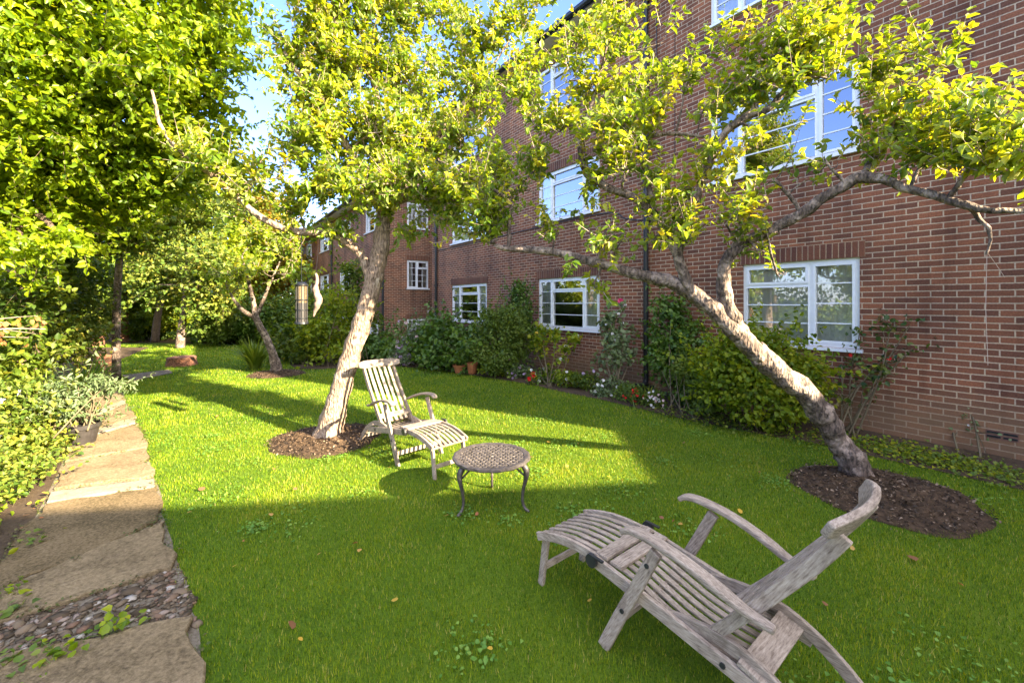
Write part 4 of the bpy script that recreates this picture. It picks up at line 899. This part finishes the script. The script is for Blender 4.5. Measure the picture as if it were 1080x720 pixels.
b=G(692,429); shrub('white_flowers','clump of white and pink flowers right of the red ones',b,[((b[0],b[1],.15),(.24,.18,.16))],420,.04,'wood1','flower',nst=4,flowers=[('p_white',12,.042),('p_palepink',10,.04)],stemmat='greenstem')
b=G(563,406); shrub('red_flower','single bright red flower in the border below the middle window',b,[((b[0],b[1],.12),(.14,.12,.12))],160,.04,'yellowgreen','flower',nst=3,flowers=[('p_red',3,.09)],stemmat='greenstem')
def pot(label,base,r,h,mat,name='plant_pot'):
    mb=MB(); mb.lathe([(.001,0.0),(r*.72,0),(r*.98,h*.82),(r*1.08,h*.82),(r*1.1,h),(r*.98,h),(r*.94,h*.86),(.001,h*.84)],sides=24)
    o=mb.build(name,M[mat],smooth=False); o.location=tuple(base); tag(o,label,'plant pot'); return o
pot('squat orange terracotta pot at the lawn edge, left of the pair',G(485,393),.16,.2,'terracotta'); pot('tall terracotta pot at the lawn edge, right of the pair',G(498,394),.13,.27,'terracotta')
g=MB(); b=W(5.36,PA-.17,0); g.box((-.17,-.15,0),(.17,.15,.09)); g.box((-.12,-.10,.09),(.12,.10,.12)); o=g.build('drain_gully',M['black'],bevel=.01); o.location=tuple(b); o.rotation_euler=(0,0,TH); tag(o,'black drain gully cover at the foot of the drainpipe','drain')
# stick-like weed by the air brick and small stakes
rose('weed','thin tall weed growing against the wall by the air brick',G(1022,481),[P(1020,425,5.1),P(1026,440,5.1)],60,.035,'grey',[('p_white',6,.02)],.1)['category']='weed'

# ---- left border
shrub('sunny_shrub','large sunny yellow-green shrub left of the path before the conifers',(-8.6,9.2,0),blobs_px([(75,330,9.2,36,36,.9),(50,310,9.4,36,38,.9),(90,360,8.9,22,24,.7),(60,365,8.8,34,26,.8),(30,330,9.4,34,44,.9)]),9000,.075,'wood3',nst=8)
shrub('dark_hedge_shrub','tall dark shrub behind the dry twigs at the left edge',(-9.2,7.7,0),blobs_px([(5,300,7.7,40,50,.9),(35,280,8.4,36,40,.9),(-20,330,7.4,50,50,.9),(80,290,10,30,30,.9)]),8000,.10,'wood1',nst=8)
shrub('leafy_shrub','bright leafy shrub at the left edge above the white flowers',(-6.9,5.6,0),blobs_px([(-5,350,5.7,36,34,.6),(20,310,6.2,28,24,.6),(10,390,5.6,28,24,.5)]),3600,.075,'wood1',nst=6)
shrub('bramble','sunlit bramble with white flowers beside the path at the left edge',(-5.6,4.8,0),blobs_px([(20,440,4.9,34,34,.5),(-10,470,4.6,44,40,.5),(45,455,5.1,22,28,.4),(10,415,5.1,34,20,.5)]),4600,.055,'wood3',nst=8,stemmat='greenstem',flowers=[('p_white',7,.08)])
shrub('nettle_patch','low bright leafy weeds spilling onto the sunlit path edge',(-5.0,4.35,0),blobs_px([(30,498,4.5,30,18,.4),(50,475,4.8,24,20,.35),(5,515,4.2,30,26,.4),(25,528,3.95,24,18,.3),(-20,555,3.7,34,24,.35)])+[(np.array([-4.8,4.1,.12]),(.32,.32,.2)),(np.array([-4.5,3.7,.10]),(.26,.3,.18)),(np.array([-4.75,3.4,.15]),(.4,.35,.25)),(np.array([-5.2,3.9,.2]),(.45,.4,.3))],7500,.046,'wood3',nst=8,stemmat='greenstem')
shrub('ferny_weeds','small weeds growing at the shaded left edge of the path',(-4.1,3.25,0),blobs_px([(12,560,3.5,18,18,.25),(5,585,3.3,22,14,.25),(-15,610,3.0,30,20,.3),(25,545,3.65,16,12,.2),(-40,640,2.8,34,20,.3)])+[(np.array([-4.15,3.2,.06]),(.26,.3,.14)),(np.array([-3.85,2.75,.06]),(.25,.3,.14)),(np.array([-4.4,2.9,.1]),(.4,.4,.2))],4200,.04,'yellowgreen',nst=6,stemmat='greenstem')
def stragglers(label,spots,name='ivy_sprig'):
    for k,(px,py) in enumerate(spots):
        b=G(px,py); n=16; root=empty(name,tuple(b)); tag(root,label,'weed','small weeds in the gaps of the path')
        pos=np.c_[rng.normal(0,.05,(n,2)),rng.uniform(.02,.07,n)]
        leaves('foliage',pos,np.c_[rng.normal(size=(n,2)),rng.normal(.2,.3,n)],nrm(np.array([0,0,.9])+rdir(n)*.4),.038*rng.uniform(.6,1.3,n),M['box' if k%2 else 'maple'],root,.8)
        mb=MB()
        for j in range(5): mb.tube([(0,0,-.005),pos[j]*.6,pos[j]],.0015,4)
        mb.build('stems',M['greenstem'],root)
stragglers('small green weed rooted in a gap of the stone path',[(20,628),(10,650),(115,668),(45,695),(70,692),(8,702),(128,662),(35,575),(60,705)])
# potted grey-leaved shrub
pb=G(86,470); pt_=pot('black plastic pot holding the grey-leaved shrub beside the path',pb,.165,.27,'plasticpot')
sr=shrub('potted_shrub','wispy grey-green shrub growing in the black plastic pot',(pb[0],pb[1],.23),blobs_px([(85,412,5.3,34,18,.35),(65,422,5.2,26,18,.3),(112,406,5.5,24,10,.25),(80,435,5.2,22,16,.25)]),1700,.062,'grey',nst=22,wid=.3,inner=.1)
# dry pale twigs
root=empty('dead_branch',(-6.3,5.0,1.5)); tag(root,'pale dead branch with curled brown leaves sticking out at the left edge','branch')
mb=MB(); base=np.array([-6.3,5.0,1.5]); tips=[]
for x0,y0,x1,y1,r in ((-40,352,48,347,.012),(-40,345,40,333,.008),(-40,360,30,356,.008),(-40,348,38,352,.006),(-40,338,25,345,.006)):
    a,b=P(x0,y0,5.0),P(x1,y1,5.15); q=smooth_path([(*a,r),(*((a+b)/2+np.array([0,0,.03])),r*.8),(*b,r*.3)],5); mb.tube(q[:,:3]-base,q[:,3],6); tips.append(q[:,:3])
mb.build('dead_wood',M['twig'],root,smooth=True); tips=np.concatenate(tips); i=rng.integers(len(tips)//8,len(tips),46); pos=tips[i]+np.c_[rng.normal(0,.03,(46,2)),-rng.uniform(0,.09,46)]
leaves('dry_leaves',pos-base,np.c_[rng.normal(0,.5,(46,2)),-np.ones(46)],rdir(46),.075*rng.uniform(.6,1.2,46),M['fallen'],root,.6)
# off-frame garden trees to the left and behind, mirrored in the window panes
for (x,y,h,mt,lb) in ((-11.5,-1.5,6.5,'yellowgreen','garden tree left of the viewer mirrored in the near window'),(-13.5,3.0,7.5,'maple','tall garden tree left of the bramble outside the picture'),(-9.5,-6.0,6.0,'wood1','dark garden tree behind the viewer to the left'),(-15.5,8,7.0,'wood1','dark garden tree beyond the left hedge, level with the deck chairs'),(-16.5,12.5,7.5,'yellowgreen','sunny garden tree beyond the left hedge'),(-14.5,-4.5,7.,'wood2','autumn-tinted garden tree behind the viewer'),(-6.5,-10.5,6.5,'maple','green garden tree farthest behind the viewer')):
    b=np.array([x,y,0.]); bb=[((x+rng.normal(0,1.1),y+rng.normal(0,1.1),z),(1.4,1.4,.9)) for z in np.linspace(1.2,h*.85,9)]
    big_tree('garden_tree',lb,b,[(*b,.2),(x+.1,y,h*.3,.16),(x,y,h*.8,.05)],bb,5000,.2,mt,inner=.2)

hp=np.array([(-9,-14),(-13,-8),(-15,-2),(-15.5,4),(-16.5,10),(-17.5,15)],float); hb=[((x,y,z),(1.1,1.9,.9)) for x,y in smooth_path(np.c_[hp,np.zeros(6)],4)[:,:2] for z in (.7,1.7,2.5)]
shrub('boundary_hedge','long tall hedge closing the garden beyond the left border',(-15,0,0),hb,16000,.17,'wood1',cat='hedge',nst=0,subs=3)
# ------------------------------------------------------------------ deck chairs
def chair():
    root=empty('deck_chair'); W_=M['wood']
    Y=(0,1,0)
    def part(nm,mb,par=root,mat=W_,bv=.004): return mb.build(nm,mat,par,bevel=bv)
    # footrest
    fr=MB(); fz=[(0,.315),(.06,.338),(.14,.362),(.24,.382),(.35,.39),(.47,.388)]
    for k in range(7):
        v=-.165+.33*k/6; fr.sweep([(u,v,z) for u,z in fz],Y,.030,.012)
    part('footrest_slats',fr)
    f2=MB()
    for s in (-1,1): f2.sweep([(u,s*.215,z-.008) for u,z in fz],Y,.022,.048)
    f2.sweep([(.035,-.203,.303),(.035,.203,.303)],(1,0,.35),.055,.018); f2.sweep([(.30,-.203,.362),(.30,.203,.362)],(1,0,.1),.04,.016)
    part('footrest_frame',f2)
    for s in (-1,1):
        lg=MB(); lg.sweep([(.0,s*.188,0),(.015,s*.188,.1),(.05,s*.188,.335)],Y,.024,[.040,.042,.048]); part('leg',lg,mat=M['wood_up'])
    cr=MB(); cr.sweep([(.018,-.175,.115),(.018,.175,.115)],(0,0,1),.040,.018); part('stretcher',cr,mat=M['wood_cross'])
    # seat
    sz=[(.50,.372),(.58,.378),(.68,.362),(.80,.325),(.92,.290),(1.04,.272),(1.18,.268)]
    se=MB()
    for k in range(8):
        v=-.185+.37*k/7; se.sweep([(u,v,z) for u,z in smooth_path(sz,3)],Y,.032,.013)
    part('seat_slats',se)
    sf_=MB()
    for s in (-1,1): sf_.sweep([(.455,s*.232,.372),(.8,s*.232,.318),(1.30,s*.232,.232)],Y,.024,.062)
    part('seat_frame',sf_); sf_=MB()
    sf_.sweep([(.485,-.218,.402),(.485,.218,.402)],(1,0,0),.075,.02); sf_.sweep([(.575,-.218,.396),(.575,.218,.396)],(1,0,-.08),.07,.018)
    sf_.sweep([(1.225,-.245,.292),(1.225,.245,.292)],(1,0,-.35),.105,.022)
    part('seat_crossrail',sf_,mat=M['wood_cross'])
    for s in (-1,1):
        bk=MB(); bk.tube([(.455,s*.252,.385),(.455,s*.270,.385)],.034,14); bk.sweep([(.44,s*.262,.414),(.53,s*.262,.410)],Y,.018,.008); part('bracket',bk,mat=M['bolt'],bv=0)
        # leg carrying the arm
        lg=MB(); lg.sweep([(.545,s*.275,0),(.64,s*.275,.2),(.755,s*.275,.43),(.84,s*.275,.605)],Y,.026,[.062,.062,.058,.054]); part('leg',lg,mat=M['wood_up'])
        bo=MB()
        for u,z in ((.665,.25),(.80,.53)): bo.tube([(u,s*.287,z),(u,s*.294,z)],.011,10)
        bo.tube([(1.12,s*.243,.262),(1.12,s*.250,.262)],.012,10); part('bolt',bo,mat=M['bolt'],bv=0)
        # curved rear leg
        rl=MB(); rl.sweep(smooth_path([(.86,s*.205,.300),(1.04,s*.205,.330),(1.21,s*.205,.315),(1.37,s*.205,.235),(1.50,s*.205,.12),(1.585,s*.205,0)],3),Y,.024,.055); part('leg',rl)
        ar=MB(); ap=smooth_path([(.655,s*.268,.622),(.70,s*.270,.648),(.79,s*.272,.652),(.94,s*.270,.630),(1.09,s*.262,.584),(1.21,s*.25,.535),(1.31,s*.238,.512)],3)
        ar.sweep(ap,Y,[.05]+[.062]*(len(ap)-6)+[.056,.05,.046,.044,.042],.026); part('armrest',ar,bv=.008)
    c2=MB(); c2.sweep([(.592,-.262,.125),(.592,.262,.125)],(0.3,0,1),.045,.02); part('stretcher',c2,mat=M['wood_cross'])
    c3=MB(); c3.sweep([(1.50,-.193,.105),(1.50,.193,.105)],(0.5,0,1),.05,.02); part('stretcher',c3,mat=M['wood_cross'])
    # back
    bp=[(.985,.255),(1.07,.345),(1.18,.475),(1.30,.63),(1.42,.79),(1.51,.93)]
    st_=MB()
    for s in (-1,1): st_.sweep([(u,s*.197,z) for u,z in smooth_path(bp,2)],Y,.026,[.040]*2+[.050]*9)
    st_.sweep([(1.115,-.184,.405),(1.115,.184,.405)],(.62,0,.8),.06,.018)
    part('back_frame',st_,mat=M['wood_up'])
    bs=MB()
    for k in range(5):
        v=-.132+.264*k/4; q=smooth_path([(u-.004-.015*math.sin(math.pi*j/4),z) for j,(u,z) in enumerate(bp[1:])],2); bs.sweep([(u,v*1.0,z) for u,z in q],Y,.036,.012)
    part('back_slats',bs,mat=M['wood_up'])
    hd=MB(); hp=[(1.515+.05*(abs(v)/.275)**2*-1+.012,v,.965) for v in np.linspace(-.275,.275,13)]
    hd.sweep(hp,(.5,0,.86),[.06,.085]+[.10]*9+[.085,.06],.03); part('headrest',hd,mat=M['wood_cross'],bv=.008)
    return root
ch1=chair()
def place(o,origin,axis):
    o.location=(*origin,0); o.rotation_euler=(0,0,math.atan2(axis[1],axis[0]))
place(ch1,(.325,2.745),(.64,-.77)); tag(ch1,'weathered grey wooden deck chair in the shade, nearest the viewer, facing away','deck chair','weathered wooden deck chairs')
ch2=copy_tree(ch1); place(ch2,(-.62,4.30),(-.70,.71)); tag(ch2,'sun-bleached wooden deck chair under the upright tree, facing the round table')

# ------------------------------------------------------------------ cast metal table
def table(c):
    root=empty('garden_table',(c[0],c[1],0)); tag(root,'round openwork cast-metal garden table between the two deck chairs','table')
    R,zt,th=.325,.42,.014; mb=MB(); a=.026; rs=np.random.default_rng(11); hv={}
    def corner(x,y):
        k=(round(x,3),round(y,3))
        if k not in hv: hv[k]=np.array([x,y])+rs.normal(0,.0035,2)
        return hv[k]
    s=a
    for i in range(-18,19):
        for j in range(-18,19):
            x=s*math.sqrt(3)*(i+.5*(j&1)); y=s*1.5*j
            if math.hypot(x,y)>R-.018: continue
            cs=[corner(x+s*math.cos(math.pi/6+k*math.pi/3),y+s*math.sin(math.pi/6+k*math.pi/3)) for k in range(6)]
            ctr=np.mean(cs,axis=0); q=rs.uniform(.5,.78); rot=rs.normal(0,.12)
            inn=[]
            for k,p in enumerate(cs):
                d=(p-ctr)*q*(1 if k%2 else rs.uniform(.72,1.0)); inn.append(ctr+np.array([d[0]*math.cos(rot)-d[1]*math.sin(rot),d[0]*math.sin(rot)+d[1]*math.cos(rot)]))
            V=[(*p,zt-.003) for p in cs]+[(*p,zt+.002) for p in inn]+[(*p,zt-th) for p in inn]+[(*p,zt-th) for p in cs]
            Fc=[]
            for k in range(6):
                k2=(k+1)%6; Fc+=[(k,k2,6+k2,6+k),(6+k,6+k2,12+k2,12+k),(12+k,12+k2,18+k2,18+k)]
            mb.add(V,Fc)
    # scalloped rim
    K=96; V=[];Fc=[]
    prof=[(-.045,.003),(-.012,.008),(.004,.002),(.006,-.014),(-.006,-.024),(-.02,-.016),(-.045,-.012)]
    for k in range(K):
        an=2*math.pi*k/K; sc=R+.008*abs(math.sin(an*8))-.004
        for dr,dz in prof: V.append(((sc+dr)*math.cos(an),(sc+dr)*math.sin(an),zt+dz))
    n=len(prof)
    for k in range(K):
        k2=(k+1)%K
        for j in range(n): Fc.append((k*n+j,k2*n+j,k2*n+(j+1)%n,k*n+(j+1)%n))
    mb.add(V,Fc); mb.build('tabletop',M['iron'],root)
    feet=[G(480,546),G(558,540),G(519,507)]
    for f in feet:
        d=np.array([f[0]-c[0],f[1]-c[1]]); d/=np.linalg.norm(d); dx=lambda r,z:(d[0]*r,d[1]*r,z)
        lg=MB(); q=smooth_path([(*dx(.235,.405),.020),(*dx(.285,.385),.024),(*dx(.318,.345),.026),(*dx(.318,.28),.019),(*dx(.295,.19),.014),(*dx(.285,.10),.012),(*dx(.300,.04),.012),(*dx(.33,.012),.014),(*dx(.348,.008),.008)],4)
        lg.tube(q[:,:3],q[:,3],10); lg.build('leg',M['iron'],root,smooth=True)
        sc=MB(); sc.tube(smooth_path([dx(.30,.30),dx(.24,.34),dx(.19,.39),dx(.12,.405)],4),.008,6); sc.build('scroll',M['iron'],root,smooth=True)
    return root
table((-.175,3.66))

# ------------------------------------------------------------------ bird feeders hanging from the long left limb
fd=P(318,300,5.15); root=empty('bird_feeder',tuple(fd)); tag(root,'dark cylindrical seed feeder hanging from the long limb of the upright apple tree','bird feeder')
mb=MB(); mb.lathe([(.001,.03),(.03,.028),(.075,.0),(.078,-.012),(.06,-.015)],sides=20); mb.tube([(0,0,.03),(0,0,.06)],.006,6); mb.build('lid',M['black'],root,smooth=True)
mb=MB(); mb.lathe([(.058,-.014),(.058,-.22)],sides=20); mb.build('tube',simple('seed_tube',(.15,.10,.05),.5,var=.5,scale=60),root,smooth=True)
mb=MB(); mb.lathe([(.058,-.22),(.06,-.46)],sides=20); mb.build('smoked_tube',M['plasticpot'],root,smooth=True)
mb=MB()
for k in range(12):
    an=k*math.pi/6; mb.tube([(.066*math.cos(an),.066*math.sin(an),-.01),(.066*math.cos(an),.066*math.sin(an),-.45)],.003,4)
for z in (-.18,-.30,-.40,-.45): mb.lathe([(.069,z),(.069,z-.012),(.060,z-.012),(.060,z),(.069,z)],sides=20)
mb.lathe([(.001,-.45),(.075,-.45),(.078,-.475),(.001,-.478)],sides=20); mb.build('cage',M['black'],root)
top=P(318,243,5.2); mb=MB(); mb.tube([(0,0,.06),tuple(top-fd)],.004,5); mb.build('hanger',M['black'],root)
fb=P(333,312,5.3); root=empty('peanut_feeder',tuple(fb)); tag(root,'torn white feeder bag hanging beside the dark seed feeder','bird feeder')
mb=MB(); q=smooth_path([(0,0,.28,.012),(.02,0,.2,.035),(-.01,0,.08,.05),(.03,0,-.04,.055),(.0,0,-.16,.04),(-.03,0,-.26,.012)],4); mb.tube(q[:,:3],q[:,3]*.7,10,rough=.7,seed=2)
mb.build('bag',simple('torn_white_bag',(.24,.17,.14),.8,var=.5,scale=18),root,smooth=True)
mb=MB(); mb.tube([(0,0,.28),tuple(P(338,245,5.3)-fb)],.003,5); mb.build('hanger',M['black'],root)
# thin cord hanging from the dead twig
a,b=P(1041,266,2.9),P(1042,385,2.9); mb=MB(); mb.tube([a-a,(b-a)*.5+np.array([-.012,0,0]),b-a],.0018,4); mb.tube(smooth_path([(0,0,0),(.06,0,-.08),(.12,0,-.17)],4),.0018,4)
o=mb.build('cord',simple('pale_cord',(.55,.42,.34),.8)); o.location=tuple(a); tag(o,'thin pale cord hanging from the tip of the dead twig before the brick wall','cord')

# ------------------------------------------------------------------ fallen leaves
me=None
spots=[(565,520),(600,495),(580,468),(700,551),(712,552),(720,556),(245,603),(312,520),(290,497),(197,545),(315,678),(308,660),(372,578),(380,583),(320,516),(235,500),(410,496),(468,548),(620,640),(560,485),(505,545),(655,510),(640,505),(870,640),(250,460),(300,440),(330,470),(270,470),(360,520),(285,545),(520,690),(720,470),(800,500),(690,530),(850,600),(960,590),(1010,620),(900,585),(780,540),(215,520),(255,575),(335,590),(415,640),(165,480),(230,440),(190,430),(400,440),(440,470),(610,470),(560,440),(465,600),(25,548),(36,540),(45,532),(52,524),(20,562),(40,552),(62,510),(30,536)]
for k,(px,py) in enumerate(spots):
    b=G(px,py)
    if k<4:
        sz=.05+.012*k; pos=np.zeros((1,3)); o=leaves('fallen_leaf',pos,np.array([[1,0,.15]]),np.array([[.1,.2,1.]]),np.array([sz]),M['fallen'],None,.75,rnd=np.array([[.1],[.45],[.7],[1.0]][k])); protos=(protos if k else [])+[o]
    else: o=protos[k%4].copy(); COL.objects.link(o)
    o.location=(b[0],b[1],.032); o.rotation_euler=(rng.normal(0,.25),rng.normal(0,.25),rng.uniform(0,6.28)); s=rng.uniform(.38,.75); o.scale=(s,s,s)
    tag(o,'small fallen autumn leaf lying on the grass','leaf','fallen leaves on the lawn')

# ------------------------------------------------------------------ light, sky, camera
sd=np.array([-.85,.52,0]); sd/=np.linalg.norm(sd); el=math.radians(24.6)
trav=Vector((sd[0]*math.cos(el),sd[1]*math.cos(el),-math.sin(el)))
sl=bpy.data.lights.new('sun','SUN'); sl.energy=5.0; sl.angle=math.radians(.5); sl.color=(1,.85,.58)
so=link(bpy.data.objects.new('sun',sl)); so.rotation_euler=trav.to_track_quat('-Z','Y').to_euler()
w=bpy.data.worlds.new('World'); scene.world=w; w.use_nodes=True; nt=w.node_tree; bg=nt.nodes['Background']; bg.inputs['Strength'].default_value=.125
sky=N(nt,'ShaderNodeTexSky'); sky.sky_type='NISHITA'; sky.sun_disc=False; sky.sun_elevation=el; sky.sun_rotation=math.atan2(-sd[0],-sd[1]); sky.dust_density=.6; sky.air_density=1.0; sky.ozone_density=1.5
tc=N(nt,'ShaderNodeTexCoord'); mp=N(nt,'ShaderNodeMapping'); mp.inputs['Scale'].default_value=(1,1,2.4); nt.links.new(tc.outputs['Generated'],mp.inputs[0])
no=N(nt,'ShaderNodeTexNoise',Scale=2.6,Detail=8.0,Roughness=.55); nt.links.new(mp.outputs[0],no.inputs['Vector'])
dt=N(nt,'ShaderNodeVectorMath',operation='DOT_PRODUCT'); nt.links.new(tc.outputs['Generated'],dt.inputs[0]); dt.inputs[1].default_value=(.72,-.55,.42)  # clouds added mostly out of view, behind and overhead, as fill light
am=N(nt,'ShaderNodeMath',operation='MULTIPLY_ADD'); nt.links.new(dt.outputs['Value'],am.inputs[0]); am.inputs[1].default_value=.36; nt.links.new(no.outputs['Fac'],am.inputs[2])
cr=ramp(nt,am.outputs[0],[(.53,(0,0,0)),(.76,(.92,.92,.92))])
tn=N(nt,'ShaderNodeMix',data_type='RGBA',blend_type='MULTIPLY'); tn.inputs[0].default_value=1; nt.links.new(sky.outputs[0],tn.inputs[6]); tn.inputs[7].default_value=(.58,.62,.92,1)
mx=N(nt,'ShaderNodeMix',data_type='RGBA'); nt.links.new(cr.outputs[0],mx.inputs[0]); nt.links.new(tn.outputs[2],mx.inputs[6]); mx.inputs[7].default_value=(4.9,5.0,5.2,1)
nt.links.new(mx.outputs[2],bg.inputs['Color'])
cam=bpy.data.cameras.new('camera'); cam.sensor_width=36; cam.lens=15.0; cam.shift_y=-41/1080; cam.clip_end=600; cam.clip_start=.05
co=link(bpy.data.objects.new('camera',cam)); co.location=(0,0,EYE); co.rotation_euler=(math.radians(90),0,0); scene.camera=co
vs=scene.view_settings; vs.view_transform='Standard'; vs.look='None'; vs.gamma=1; vs.use_curve_mapping=False; vs.exposure=2.75
scene.cycles.max_bounces=8; scene.cycles.diffuse_bounces=4; scene.cycles.transparent_max_bounces=12; scene.cycles.use_denoising=True; scene.cycles.sample_clamp_indirect=4
